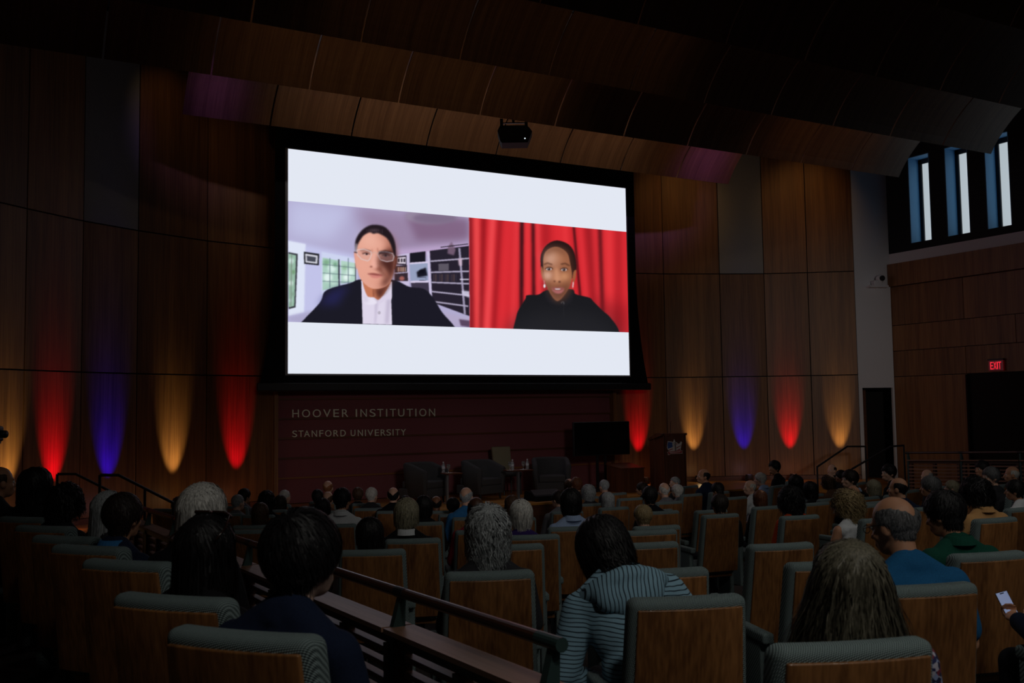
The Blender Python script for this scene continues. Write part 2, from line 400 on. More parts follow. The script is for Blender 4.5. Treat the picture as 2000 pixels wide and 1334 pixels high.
# left side wall and rear wall, out of frame
mb = MB(); mb.box((-2.6,-4,-1),(-2.5,16.5,ZC+7.4)); struct(mb.obj('wall_left', WALLWOOD), 'wood side wall beside the left platform')

# ceiling: dark slab, hanging rows of curved wood panels
mb = MB(); mb.box((-2.6,-4.5,ZC+7.4),(21.9,20.8,ZC+7.5)); ceil = struct(mb.obj('ceiling', mat('ceiling_dark', (.05,.045,.04), .9)), 'dark ceiling above rows of curved wood panels')
PW = 1.582
def sail_mesh():
    pts = [(0.0,0.0)]; n = 14; Ltot = 2.45
    for i in range(n):
        a = math.radians(58-47*(i/(n-1))**.85); pts.append((pts[-1][0]-math.cos(a)*Ltot/n, pts[-1][1]+math.sin(a)*Ltot/n))
    mb = MB(); h = PW/2-.016; th = .022
    for i in range(n+1):
        p = pts[i]; q0 = pts[max(0,i-1)]; q1 = pts[min(n,i+1)]; t = Vector((q1[0]-q0[0], q1[1]-q0[1])).normalized(); nn = Vector((t.y,-t.x))
        if nn.y < 0: nn = -nn
        for x in (-h,h):
            mb.v.append((x,p[0],p[1])); mb.v.append((x,p[0]+nn.x*th,p[1]+nn.y*th))
    for i in range(n):
        b = i*4; c = b+4
        mb.f += [(b,c,c+2,b+2),(b+1,b+3,c+3,c+1),(b,b+1,c+1,c),(b+2,c+2,c+3,b+3)]; mb.m += [0]*4
    mb.f += [(0,2,3,1),(n*4,n*4+1,n*4+3,n*4+2)]; mb.m += [0,0]
    me = mb.mesh('acoustic_panel', SAILWOOD); return me
SM = sail_mesh()
for row, (Y, i0, i1) in enumerate(((17.9,2,10),(15.58,-1,12),(13.2,-1,12),(10.84,-1,12),(8.48,-1,12),(6.12,-1,12))):
    for i in range(i0, i1):
        o = link('acoustic_panel', SM, ceil); o.location = (.28+PW*(i+.5)-.0, Y, ZC+5.3)
# ------------------------------------------------------------------ coloured uplights on the stage floor
UPL = [(10,'y'),(100,'r'),(208,'b'),(335,'y'),(460,'r'),(1246,'r'),(1355,'y'),(1453,'b'),(1543,'r'),(1641,'y')]
UC = {'y':((1.0,.74,.32),165.0),'r':((1.0,.0,.04),240.0),'b':((.008,.0,1.0),560.0)}
UNAME = {'y':'amber','r':'red','b':'blue'}
def wall_hit(px):
    best = None
    for plan in (LW, RW):
        for A, B in zip(plan[:-1], plan[1:]):
            r = ray(px, 900); ax, ay, bx, by = *A, *B
            den = r.x*(by-ay)-r.y*(bx-ax)
            if abs(den) < 1e-9: continue
            t = (ax*(by-ay)-ay*(bx-ax))/den; s = (r.x*t-ax)/(bx-ax) if abs(bx-ax) > 1e-6 else 0
            if -.001 <= s <= 1.001 and t > 0:
                tv = Vector((bx-ax,by-ay,0)).normalized(); return Vector((r.x*t,r.y*t,0)), Vector((tv.y,-tv.x,0))
    return None
UL = ['amber floor uplight behind the tripod camera','red floor uplight next to the tripod camera panel','blue floor uplight behind the stair handrails','amber floor uplight between the blue light and the red light by the maroon boards','red floor uplight at the edge of the maroon boards','red floor uplight hidden between monitor and lectern','amber floor uplight just past the lectern emblem','blue floor uplight between an amber and a red light past the lectern','red floor uplight behind the person sitting tall in black','amber floor uplight beside the white wall strip']
for (px, c), ulab in zip(UPL, UL):
    p, n = wall_hit(px); col, e = UC[c]
    base = p+n*.40; base.z = STAGE_Z
    t = tag(empty('uplight', base, math.atan2(-n.x, n.y)), ulab, 'stage light', 'coloured uplights along the front wall')
    mb = MB(); mb.lathe([(.05,.03),(.075,.035),(.085,.06),(.085,.16),(.078,.165),(.075,.15)], 18); body = mb.obj('can', BLACK, t, smooth=False)
    mb = MB(); mb.box((-.10,-.05,.0),(.10,.05,.012)); mb.box((-.10,-.015,.0),(-.09,.015,.12)); mb.box((.09,-.015,.0),(.10,.015,.12)); mb.obj('yoke', BLACK, t)
    mb = MB(); mb.lathe([(.001,.150),(.070,.151),(.070,.154),(.001,.155)], 18); mb.obj('lens', mat('lens_'+c, (.02,.02,.02), .2, emit=col, es=.6), t)
    src = base+Vector((0,0,.19)); aim = src - n*.40*1.0 + Vector((0,0,1.30))
    l = light('uplight_lamp', 'SPOT', src, e, col, aim=aim, spot_size=math.radians(30.5), spot_blend=1.0, shadow_soft_size=.02)
    l.location = Vector((0,0,0)); l.parent = t
    mw = Matrix.Translation(t.location) @ t.rotation_euler.to_matrix().to_4x4()
    l.matrix_parent_inverse = mw.inverted(); l.location = src
    sp = light('uplight_spill', 'POINT', (0,0,0), .8, tuple(.35*a+.65*b for a, b in zip(col,(1.0,.62,.3))), shadow_soft_size=.05); sp.parent = t; sp.matrix_parent_inverse = mw.inverted(); sp.location = src+n*.12+Vector((0,0,.05))

# warm accent spots hidden above the panel rows, grazing the top of the wall
def spot(px, py, Y, src, e, col, size, blend=1.0):
    light('ceiling_spot', 'SPOT', src, e, col, aim=at_Y(px, py, Y), spot_size=math.radians(size), spot_blend=blend, shadow_soft_size=.08)
spot(1320,420,20.0,(15.2,17.2,ZC+6.5),32,(1.0,.5,.15),60)
spot(1570,420,18.6,(17.6,16.2,ZC+6.5),26,(1.0,.5,.15),60)
spot(335,250,19.6,(3.4,17.6,ZC+6.8),8,(1.0,.62,.28),60)
spot(480,350,20.0,(4.8,18.0,ZC+6.8),5,(1.0,.60,.26),60)
# cove strips behind the lower edge of one row of panels light the next row's underside
def cove(x, Y, wdt, e, col, sp=75):
    light('cove_strip', 'AREA', (x, Y+.32, ZC+6.1), e, col, aim=(x, Y+1.9, ZC+5.72), shape='RECTANGLE', size=wdt, size_y=.08, spread=math.radians(sp))
cove(9.2, 15.58, 8.0, 8.5, (1.0,.84,.74)); cove(6.6, 13.2, 6.0, 2.2, (1.0,.76,.54)); cove(15.8, 15.58, 4.0, 1.6, (1.0,.6,.3)); cove(16.5, 13.2, 3.0, .9, (1.0,.6,.3)); cove(7.5, 10.84, 6.0, 1.0, (1.0,.72,.5))
cove(4.0, 15.58, .8, .9, (.32,.16,1.0), 40); cove(15.2, 15.58, 1.2, 1.8, (.30,.10,1.0), 45)  # added violet strips tint the end panels, standing in for uplight glow
# ------------------------------------------------------------------ projection screen with its picture
class Paint:
    """small painter: fills smooth shapes on a float canvas; (x, y) in the 2000 px frame of the picture measurements"""
    def __init__(s, x0, y0, x1, y1, k, bg):
        s.x0, s.y0, s.k = x0, y0, k; s.w = int((x1-x0)*k); s.h = int((y1-y0)*k)
        s.a = np.empty((s.h, s.w, 3)); s.a[:] = np.array(bg)/255.
        s.T = (0,0,1.0); s.clip = None
    def src(s, ox, oy, sc): s.T = (ox, oy, sc)
    def pt(s, p): return ((s.T[0]+p[0]/s.T[2]-s.x0)*s.k, (s.T[1]+p[1]/s.T[2]-s.y0)*s.k)
    @staticmethod
    def spline(P, n=6):
        P = np.array(P, float); N = len(P); out = []
        for i in range(N):
            a,b,c,d = P[i-1],P[i],P[(i+1)%N],P[(i+2)%N]
            for t in np.arange(n)/n: out.append(.5*((2*b)+(c-a)*t+(2*a-5*b+4*c-d)*t*t+(3*b-a-3*c+d)*t**3))
        return np.array(out)
    def mask(s, poly, blur):
        poly = np.array(poly); m = int(blur*2.5)+2
        x0 = max(0,int(poly[:,0].min())-m); x1 = min(s.w,int(poly[:,0].max())+m+1); y0 = max(0,int(poly[:,1].min())-m); y1 = min(s.h,int(poly[:,1].max())+m+1)
        if x1 <= x0 or y1 <= y0: return None
        X, Y = np.meshgrid(np.arange(x0,x1)+.5, np.arange(y0,y1)+.5)
        ins = np.zeros(X.shape, bool)
        for (xa,ya),(xb,yb) in zip(poly, np.roll(poly,-1,0)):
            if ya == yb: continue
            c = ((ya > Y) != (yb > Y)); xi = (xb-xa)*(Y-ya)/(yb-ya)+xa; ins ^= (c & (X < xi))
        M = ins.astype(float)
        r = max(1,int(round(blur)))
        if blur >= .5:
            for _ in range(3):
                for ax in (0,1):
                    pad = [(0,0),(0,0)]; pad[ax] = (r+1,r); c = np.cumsum(np.pad(M, pad, mode='edge'), ax)
                    n_ = M.shape[ax]
                    M = (np.take(c, range(2*r+1,2*r+1+n_), ax)-np.take(c, range(0,n_), ax))/(2*r+1)
        return M, x0, x1, y0, y1
    def poly(s, P, col, al=1.0, blur=.7, smooth=False, clip=None):
        P = [s.pt(p) for p in P]
        if smooth: P = s.spline(P)
        r = s.mask(P, blur)
        if r is None: return
        M, x0, x1, y0, y1 = r; M = M*al
        if s.clip is not None: M = M*s.clip[y0:y1,x0:x1]
        s.a[y0:y1,x0:x1] = s.a[y0:y1,x0:x1]*(1-M[...,None])+np.array(col)/255.*M[...,None]
    def set_clip(s, P):
        s.clip = None; r = s.mask([s.pt(p) for p in P], .7); s.clip = np.zeros((s.h,s.w)); s.clip[r[3]:r[4],r[1]:r[2]] = r[0]
    def sm(s, P, col, al=1.0, blur=.7): s.poly(P, col, al, blur, True)
    def el(s, cx, cy, rx, ry, col, al=1.0, blur=.7, rot=0):
        t = np.linspace(0,2*np.pi,28,endpoint=False); c, n = math.cos(math.radians(rot)), math.sin(math.radians(rot))
        s.poly([(cx+rx*math.cos(a)*c-ry*math.sin(a)*n, cy+rx*math.cos(a)*n+ry*math.sin(a)*c) for a in t], col, al, blur)
    def line(s, P, w, col, al=1.0, blur=.5):
        P = [Vector((*p,0)) for p in P]; L = []; Rr = []
        for i, p in enumerate(P):
            t = (P[min(i+1,len(P)-1)]-P[max(0,i-1)]).normalized(); n = Vector((-t.y,t.x,0))*(w/2); L.append((p+n)[:2]); Rr.append((p-n)[:2])
        s.poly(L+Rr[::-1], col, al, blur)

def paint_screen():
    c = Paint(552, 278, 1244, 742, 2.0, (227,232,243))
    Z = lambda: c.src(540,380,2.7778)
    # ---- left picture: a bright study
    Z()
    L = [(60,25.5),(1045,129),(1049,723),(60,686)]
    mt, mbm = (1045,129), (1049,723)
    c.set_clip([(20,-80),(1043.6,-80),(1050.4,800),(20,800)]); c.poly([(0,-80),(1060,-80),(1060,800),(0,800)], (176,170,206), 1, 1)
    c.poly([(63,26),(420,64),(300,250),(63,230)], (196,198,232), .8, 26)
    c.poly([(420,64),(1047,129),(1047,300),(640,330),(480,200)], (150,128,160), .9, 24)
    c.poly([(700,100),(1047,132),(1047,240),(760,250)], (122,92,122), .75, 12)
    c.el(840,118,140,42, (150,138,160), .8, 5); c.el(860,128,120,30,(118,100,128),.7,6)
    c.poly([(63,250),(430,330),(430,560),(68,700)], (196,198,236), .9, 8)
    c.poly([(640,300),(1047,262),(1047,330),(640,330)], (190,165,205), .9, 8)
    # far-left window, picture, french windows
    c.poly([(63,250),(158,268),(150,640),(66,660)], (222,228,246), 1, 1.5)
    c.poly([(64,312),(116,322),(104,612),(66,622)], (60,62,70), 1, 1)
    c.poly([(64,320),(106,330),(96,604),(66,612)], (150,185,165), 1, 1)
    for (x,y,r,col) in ((80,360,16,(215,240,235)),(92,420,12,(110,150,110)),(78,480,14,(225,245,240)),(90,540,12,(130,160,140)),(76,575,10,(200,225,225))): c.el(x,y,r*.8,r,col,.9,3)
    c.line([(82,325),(78,605)],6,(120,125,120),.7)
    c.poly([(148,310),(232,322),(230,384),(150,376)], (28,28,34), 1, .7); c.poly([(156,320),(224,331),(222,376),(157,368)], (205,205,215), 1, .7); c.poly([(164,332),(214,340),(212,366),(166,360)], (70,72,84), 1, .8)
    c.poly([(245,310),(436,348),(436,470),(245,545)], (205,212,240), 1, 1.5)
    c.poly([(250,342),(336,358),(336,500),(250,520)], (170,205,190), 1, 1); c.poly([(350,358),(428,372),(428,470),(350,485)], (180,212,198), 1, 1)
    for (x,y,r,col) in ((270,370,18,(120,165,130)),(300,400,22,(225,245,240)),(280,450,24,(235,250,248)),(318,380,12,(100,150,115)),(370,395,14,(140,180,145)),(400,420,20,(225,245,240)),(380,450,18,(240,252,250)),(310,480,16,(190,220,205))): c.el(x,y,r,r,col,.85,4)
    for x in (289,372+18): c.line([(x,345),(x,505)],4,(90,110,120),.9)
    for y0,y1 in ((378,398),(425,440),(470,478)): c.line([(250,y0),(428,y1)],4,(100,120,128),.8)
    c.line([(338,352),(340,500)],8,(50,55,62),1); c.line([(429,372),(429,470)],5,(50,55,62),.9)
    c.poly([(68,660),(240,620),(240,700),(68,690)], (170,165,200), .9, 5)
    # bookshelves
    c.poly([(640,330),(720,318),(720,505),(640,480)], (200,190,222), 1, 1)
    c.poly([(652,336),(706,330),(706,385),(652,380)], (44,36,50), 1, .8); c.poly([(656,342),(702,338),(702,376),(656,374)], (222,212,226), 1, .8)
    for x in (664,680,694): c.poly([(x-5,348),(x+4,347),(x+4,366),(x-5,366)], (40,34,44), 1, .7)
    c.poly([(642,388),(708,382),(708,420),(642,424)], (46,36,46), 1, .8); c.poly([(640,430),(712,424),(714,470),(640,470)], (52,40,50), 1, .8)
    for i in range(8):
        c.poly([(655+i*6,394),(660+i*6,393),(660+i*6,418),(655+i*6,419)], ((190,120,90),(210,190,170),(150,70,60),(220,200,180))[i%4], .9, .6)
    c.el(680,455,14,12,(190,110,100),.8,1.5)
    c.poly([(724,318),(808,308),(808,366),(724,372)], (26,24,34), 1, .8); c.poly([(722,375),(820,368),(824,470),(728,472)], (150,160,190), 1, 1)
    c.poly([(760,420),(810,395),(820,440),(765,450)], (24,24,36), 1, 2); c.el(788,418,16,12,(18,18,28),1,1.5); c.line([(775,450),(812,450),(812,466),(775,466)],3,(60,60,80),1)
    c.poly([(728,474),(826,472),(832,590),(735,520)], (60,54,72), 1, 1.2); c.line([(722,374),(822,367)],9,(215,205,232),1); c.line([(726,474),(826,472)],10,(215,205,232),1); c.line([(822,308),(838,560)],12,(205,196,226),1)
    c.poly([(832,305),(1046,278),(1048,660),(846,585)], (38,33,46), 1, 1)
    for (a,b) in (((834,362),(1046,346)),((836,422),(1046,416)),((840,476),(1046,484)),((842,526),(1046,548)),((846,580),(1040,606))): c.line([a,b],8,(190,182,208),.9)
    c.line([(992,290),(1022,650)],11,(170,162,190),.9); c.poly([(878,376),(935,374),(935,412),(880,415)], (92,86,98), 1, 1)
    for i in range(12): c.poly([(850+i*11,432),(857+i*11,432),(857+i*11,472),(850+i*11,471)], ((70,58,66),(88,70,70),(50,46,60))[i%3], .8, .7)
    c.poly([(930,285),(950,255),(972,300),(962,330),(928,320)], (120,96,118), .9, 1.5); c.line([(890,286),(1040,268)],4,(24,20,28),1)
    c.poly([(985,350),(1008,345),(1006,388),(990,385)],(205,180,200),.9,1.5); c.line([(995,460),(1045,460)],7,(215,210,230),.9); c.poly([(1005,520),(1048,525),(1048,560),(1008,545)],(210,205,228),.9,1.5)
    c.poly([(900,640),(1050,670),(1050,723),(960,718)], (178,168,200), 1, 4); c.poly([(990,676),(1050,684),(1050,720),(1000,712)], (80,60,84), .9, 2)
    # ---- seated man in a dark suit
    c.sm([(110,720),(232,590),(270,520),(400,480),(460,460),(630,462),(720,500),(800,512),(850,560),(900,640),(965,716),(1000,800),(500,860),(60,800)], (27,26,37), 1, 1.2)
    c.poly([(225,600),(290,525),(400,488),(330,600)], (40,40,98), .65, 14)
    c.src(640,420,6.065)
    c.poly([(395,775),(760,790),(765,1302),(410,1290)], (222,214,234), 1, 1.2)
    c.poly([(395,775),(330,805),(395,1290),(414,1290)], (27,26,37), 1, 1); c.poly([(752,1010),(830,800),(820,1302),(765,1302)], (27,26,37), 1, 1)
    c.poly([(560,1010),(600,1010),(570,1290),(555,1290)], (190,180,205), .7, 3); c.poly([(700,1000),(745,990),(720,1290),(680,1290)], (170,158,186), .6, 5); c.el(610,1157,15,18,(150,142,158),.9,1.2); c.el(608,1155,9,11,(200,194,208),.9,1)
    c.sm([(415,800),(470,960),(545,975),(600,1005),(650,960),(745,800),(700,770),(450,760)], (196,120,88), 1, 1.2)
    c.poly([(560,880),(745,800),(650,965),(600,1000)], (70,34,30), .85, 7); c.line([(540,880),(545,970)],10,(110,56,44),.8,2)
    c.sm([(405,950),(430,990),(500,975),(585,1030),(540,1060),(440,1050)], (232,226,242), 1, 1.5); c.sm([(600,1020),(660,960),(745,930),(745,985),(690,1000),(610,1060)], (218,208,230), 1, 1.5)
    c.el(455,1005,32,34,(196,186,210),.5,5)
    # ears, head
    c.sm([(312,450),(335,440),(352,520),(350,640),(330,600)], (224,158,140), 1, 1.2); c.sm([(790,490),(822,486),(820,560),(796,640),(782,620)], (110,62,52), 1, 1.2)
    c.sm([(345,330),(420,200),(560,170),(700,215),(785,330),(800,480),(782,650),(752,770),(690,845),(590,874),(505,862),(430,806),(372,720),(340,540)], (228,164,144), 1, 1.2)
    c.sm([(600,210),(720,240),(790,340),(800,480),(785,660),(740,770),(670,850),(600,868),(640,780),(700,700),(690,600),(640,480),(690,420),(700,300)], (140,76,60), .8, 13)
    c.sm([(690,430),(800,420),(798,560),(780,690),(720,780),(670,840),(650,800),(720,720),(690,650),(610,560)], (70,34,30), .95, 9)
    c.el(500,300,110,70,(244,190,172),.6,18); c.el(420,600,60,70,(238,170,150),.5,14); c.el(640,260,60,40,(214,150,132),.5,12)
    # hair
    c.sm([(332,420),(330,300),(400,185),(500,122),(600,118),(690,150),(770,250),(805,370),(803,500),(786,470),(744,345),(700,275),(640,235),(590,215),(540,222),(500,205),(430,240),(384,300),(348,370)], (34,25,31), 1, 1.5)
    for i_ in range(9): c.line([(470+i_*22,205+(i_%3)*8),(462+i_*23,170)],5,(120,98,108),.4,1)
    c.sm([(318,420),(330,340),(352,350),(345,440),(325,440)], (150,140,150), .8, 2); c.el(550,180,60,14,(150,120,130),.35,4)
    # brow, eyes, glasses
    c.line([(385,420),(440,412),(510,432)],18,(80,48,42),.9,2); c.line([(605,440),(680,425),(760,450)],18,(52,30,30),.9,2)
    c.line([(525,400),(530,450)],9,(176,108,92),.7,2); c.line([(590,390),(596,440)],9,(150,88,74),.7,2)
    c.sm([(350,410),(430,400),(520,440),(510,500),(480,540),(390,520),(352,470)], (214,160,148), .55, 2); c.sm([(595,460),(640,435),(720,440),(785,480),(770,540),(690,555),(610,520)], (150,112,110), .6, 2)
    c.el(452,446,52,14,(120,72,64),.7,3); c.el(455,464,36,9,(196,168,166),.9,1.5); c.el(462,462,13,12,(44,28,32),1,1.2); c.line([(412,460),(450,448),(500,464)],8,(74,42,38),.9,1.2); c.el(690,462,58,16,(70,40,38),.7,4); c.el(690,482,38,9,(130,106,108),.8,2); c.el(688,480,14,12,(32,20,26),1,1.5); c.line([(645,478),(690,466),(738,480)],9,(40,24,26),.9,1.5)
    c.line([(350,412),(430,404),(515,438),(520,470),(500,520),(475,545),(400,522),(352,470),(350,412)],9,(222,204,204),.95,.8)
    c.line([(592,470),(610,436),(700,438),(770,455),(784,490),(772,540),(700,552),(625,530),(592,470)],9,(206,196,204),.9,.8); c.line([(515,455),(555,440),(592,460)],10,(200,170,160),.9,.8); c.line([(312,440),(350,446)],12,(60,40,48),.9,.8)
    c.sm([(600,470),(615,440),(700,436),(760,452),(700,452),(630,460)], (30,20,26), .8, 2)
    # nose, mouth, chin
    c.sm([(545,450),(580,455),(596,560),(600,610),(560,640),(510,620),(520,560)], (238,176,160), .9, 5); c.sm([(585,470),(615,520),(650,640),(700,720),(650,720),(600,640)], (92,46,38), .75, 7)
    c.el(515,612,16,8,(110,54,46),.9,2); c.sm([(505,610),(560,640),(610,620),(640,660),(560,650)], (120,60,50), .6, 4)
    c.sm([(470,695),(560,690),(655,715),(600,725),(520,712)], (140,70,66), 1, 2); c.sm([(500,712),(580,718),(640,724),(590,748),(530,742)], (206,124,118), .9, 2.5)
    c.el(560,790,70,36,(222,152,132),.5,10); c.line([(690,680),(720,740)],10,(170,100,80),.6,4)
    # ---- right picture: red curtain
    Z()
    Rr = [(1047,126),(1894,202),(1912,752),(1052,722)]
    c.set_clip([(1043.6,-80),(2050,-80),(2050,900),(1050.4,900)]); c.poly([(1000,-80),(2050,-80),(2050,900),(1000,900)], (206,38,46), 1, 1)
    def fold(xt, xb, w, col, al, bl): c.poly([(xt-w,100),(xt+w,100),(xb+w,770),(xb-w,770)], col, al, bl)
    for f_ in ((1052,1060,14,(120,26,34),.8,6),(1085,1095,16,(242,84,84),.8,7),(1125,1110,12,(130,20,28),.7,6),(1175,1140,16,(245,80,84),.9,8),(1215,1180,12,(140,22,30),.7,7),(1262,1215,22,(226,48,56),.7,9),(1305,1280,16,(240,64,70),.6,8),
               (1332,1328,10,(46,16,22),.95,4),(1362,1362,14,(232,58,64),.8,5),(1392,1398,8,(40,14,20),.9,4),(1418,1430,12,(238,70,76),.7,6),(1460,1470,20,(150,26,34),.5,9),(1520,1560,22,(226,46,54),.7,8),(1560,1600,18,(236,56,62),.8,8),
               (1606,1668,6,(60,14,20),.95,3),(1640,1700,14,(228,52,60),.7,6),(1688,1740,20,(140,24,32),.7,9),(1722,1752,14,(226,52,60),.6,7),(1752,1775,9,(66,16,22),.9,5),(1800,1815,22,(236,58,64),.8,10),(1860,1850,14,(170,30,38),.7,9),(1885,1905,14,(222,46,56),.6,7)): fold(*f_)
    c.poly([(1700,560),(1912,600),(1912,752),(1820,750)], (120,20,28), .5, 24)
    # ---- woman in a black jacket
    c.src(1000,450,6.352)
    c.sm([(10,1260),(45,1105),(75,1000),(165,850),(185,805),(330,795),(440,740),(740,730),(790,790),(960,835),(1010,880),(1130,1000),(1220,1080),(1330,1260),(1300,1500),(600,1600),(0,1500)], (26,26,30), 1, 1.2); c.sm([(80,1100),(600,1000),(1150,1120),(1300,1500),(0,1500)], (40,40,45), .6, 30)
    c.sm([(430,740),(470,830),(560,890),(640,870),(740,750),(730,900),(560,930),(420,860)], (30,30,35), 1, 2); c.line([(640,910),(640,1060)],6,(48,48,54),.8,1); c.line([(612,905),(620,885),(640,885),(645,915)],6,(150,150,156),.8,.8)
    c.sm([(355,420),(360,300),(420,190),(520,130),(620,135),(720,190),(780,300),(800,480),(760,560),(720,600),(420,600),(365,480)], (38,22,22), 1, 1.2)
    c.sm([(360,450),(380,470),(400,600),(385,620),(360,520)], (150,88,60), 1, 1); c.sm([(762,520),(795,490),(790,580),(765,650),(752,620)], (160,92,60), 1, 1)
    c.sm([(392,330),(430,250),(520,205),(610,220),(690,290),(720,400),(745,560),(720,680),(660,790),(580,872),(520,850),(450,740),(405,620),(388,480)], (158,100,72), 1, 1.3)
    c.sm([(620,240),(700,310),(725,420),(748,560),(722,690),(660,800),(590,868),(640,700),(690,560),(680,400)], (138,80,52), .7, 14); c.el(480,345,62,86,(236,198,182),.95,18); c.el(580,320,60,60,(196,136,100),.7,18); c.sm([(400,270),(520,205),(640,240),(700,330),(640,290),(520,250),(430,300)],(96,56,40),.7,10)
    c.el(442,560,48,52,(244,204,186),.95,11); c.el(650,572,46,40,(236,176,128),.95,11); c.sm([(530,480),(570,470),(590,560),(610,620),(560,640),(520,620)], (206,146,112), .9, 6)
    c.sm([(395,650),(450,640),(480,720),(560,700),(640,700),(720,640),(690,760),(600,865),(520,845),(430,720)], (92,56,44), .8, 11); c.el(560,830,50,30,(124,84,68),.6,9)
    c.line([(395,425),(440,405),(500,425)],14,(80,46,34),.9,2); c.line([(605,420),(660,410),(715,440)],14,(70,40,28),.9,2)
    for ex, ey in ((458,480),(645,488)):
        c.el(ex,ey-6,58,32,(130,82,60),.6,5); c.el(ex,ey,36,15,(214,202,204),1,1.3); c.el(ex,ey,19,17,(40,26,26),1,1.2); c.el(ex-5,ey-5,5,5,(235,235,240),1,.7); c.line([(ex-46,ey-2),(ex-10,ey-24),(ex+30,ey-20),(ex+48,ey)],8,(46,26,22),.9,1.2)
    c.el(528,632,12,9,(70,36,28),.9,2); c.el(590,638,14,10,(60,30,24),.9,2)
    c.sm([(480,715),(540,705),(565,712),(600,705),(655,720),(600,735),(530,735)], (150,84,80), 1, 1.8); c.sm([(530,724),(565,721),(604,725),(588,736),(547,736)], (206,196,208), 1, 1.2); c.sm([(490,730),(540,742),(600,742),(650,728),(610,778),(540,778)], (170,100,100), 1, 2)
    c.el(403,690,13,24,(225,230,235),1,1); c.line([(398,620),(403,670)],6,(220,220,220),.9,.8); c.sm([(756,640),(766,650),(758,715),(750,700)], (225,215,220), 1, 1)
    return c

SX0, SX1, SZ0, SZ1, SY = 5.845, 14.225, ZC+.785, ZC+5.345, 19.5
scr = tag(empty('projection_screen', ((SX0+SX1)/2, SY, SZ0)), 'large roll-down projection screen showing two people on a video call', 'screen')
def sw(x, z, y=0.0): return (x-(SX0+SX1)/2, y, z-SZ0)
# black masking cloth, sides pulled in by tension cords
mb = MB(); prof = []
zt = ZC+5.85; zb = SZ0-.20
for k in range(25):
    z = zt+(zb-zt)*k/24; t = max(0,(k/24-.45)/.55); prof.append((z, .265+.29*t**2.2))
for k in range(24):
    (z0,e0),(z1,e1) = prof[k], prof[k+1]
    for y in (.012,.016):
        mb.add([sw(SX0-e0,z0,y),sw(SX1+e0,z0,y),sw(SX1+e1,z1,y),sw(SX0-e1,z1,y)], [(0,1,2,3)])
    mb.add([sw(SX0-e0,z0,.012),sw(SX0-e0,z0,.016),sw(SX0-e1,z1,.016),sw(SX0-e1,z1,.012)], [(0,1,2,3)]); mb.add([sw(SX1+e0,z0,.012),sw(SX1+e0,z0,.016),sw(SX1+e1,z1,.016),sw(SX1+e1,z1,.012)], [(0,1,2,3)])
mb.obj('masking_cloth', BLACKM, scr)
mb = MB(); mb.rbox(((0),.01,-.27), ((SX1-SX0)/2+.62,.05,.085), .03, n=2); mb.obj('bottom_bar', BLACK, scr)
mb = MB(); mb.box(sw(SX0-.4,zt,-.10), sw(SX1+.4,zt+.25,.15)); mb.obj('roller_housing', BLACK, scr)
mb = MB(); mb.box(sw(SX0-.055,SZ0-.035,.004), sw(SX1+.035,SZ1+.02,.010)); mb.obj('screen_cloth', mat('screen_cloth', s255(150,150,155), .9), scr)
cv = paint_screen()
def z_at(px, py): return at_Y(px, py, SY).z
VZ1 = (z_at(563,389.5)+z_at(917,426.5)+z_at(1221,453))/3; VZ0 = (z_at(565,627.5)+z_at(918,640)+z_at(1229,650.5))/3
zs = np.concatenate([np.linspace(SZ0,VZ0,14), np.linspace(VZ0+.004,VZ1-.004,270), np.linspace(VZ1,SZ1,14)]); xs = np.linspace(SX0, SX1, 620); NX, NZ = len(xs), len(zs)
GX, GZ = np.meshgrid(xs, zs)
Q = np.stack([GX, np.full_like(GX, SY), GZ-ZC], -1)
dd = Q @ np.array(fw); PX = 1000+F_PX*(Q @ np.array(rt))/dd; PY = 667-F_PX*(Q @ np.array(up))/dd
u = np.clip((PX-cv.x0)*cv.k-.5, 0, cv.w-1.001); v = np.clip((PY-cv.y0)*cv.k-.5, 0, cv.h-1.001)
iu = u.astype(int); iv = v.astype(int); fu = (u-iu)[...,None]; fv = (v-iv)[...,None]
smp = (cv.a[iv,iu]*(1-fu)+cv.a[iv,iu+1]*fu)*(1-fv)+(cv.a[iv+1,iu]*(1-fu)+cv.a[iv+1,iu+1]*fu)*fv
smp[(GZ <= VZ0) | (GZ >= VZ1)] = np.array((227,232,243))/255.
smp = np.clip(smp,0,1); smp = np.where(smp <= .04045, smp/12.92, ((smp+.055)/1.055)**2.4)
me = bpy.data.meshes.new('projected_picture')
co = np.stack([GX-(SX0+SX1)/2, np.zeros_like(GX), GZ-SZ0], -1).reshape(-1,3)
idx = np.arange(NX*NZ).reshape(NZ,NX); fc = np.stack([idx[:-1,:-1],idx[:-1,1:],idx[1:,1:],idx[1:,:-1]],-1).reshape(-1,4)
me.vertices.add(len(co)); me.vertices.foreach_set('co', co.ravel()); me.loops.add(fc.size); me.loops.foreach_set('vertex_index', fc.ravel().astype(np.int32))
me.polygons.add(len(fc)); me.polygons.foreach_set('loop_start', np.arange(0,fc.size,4,dtype=np.int32)); me.polygons.foreach_set('loop_total', np.full(len(fc),4,dtype=np.int32)); me.update(calc_edges=True)
at = me.color_attributes.new('picture','FLOAT_COLOR','POINT'); at.data.foreach_set('color', np.concatenate([smp.reshape(-1,3), np.ones((NX*NZ,1))],1).ravel())
pm = bpy.data.materials.new('projected_picture'); pm.use_nodes = True; N = pm.node_tree.nodes; Lk = pm.node_tree.links
for n_ in list(N): N.remove(n_)
an = N.new('ShaderNodeVertexColor'); an.layer_name = 'picture'; em = N.new('ShaderNodeEmission'); em.inputs[1].default_value = 1.0; on = N.new('ShaderNodeOutputMaterial'); Lk.new(an.outputs[0], em.inputs[0]); Lk.new(em.outputs[0], on.inputs[0])
me.materials.append(pm); pic = link('projected_picture', me, scr); pic['label'] = 'bright picture of two people side by side between white bands'
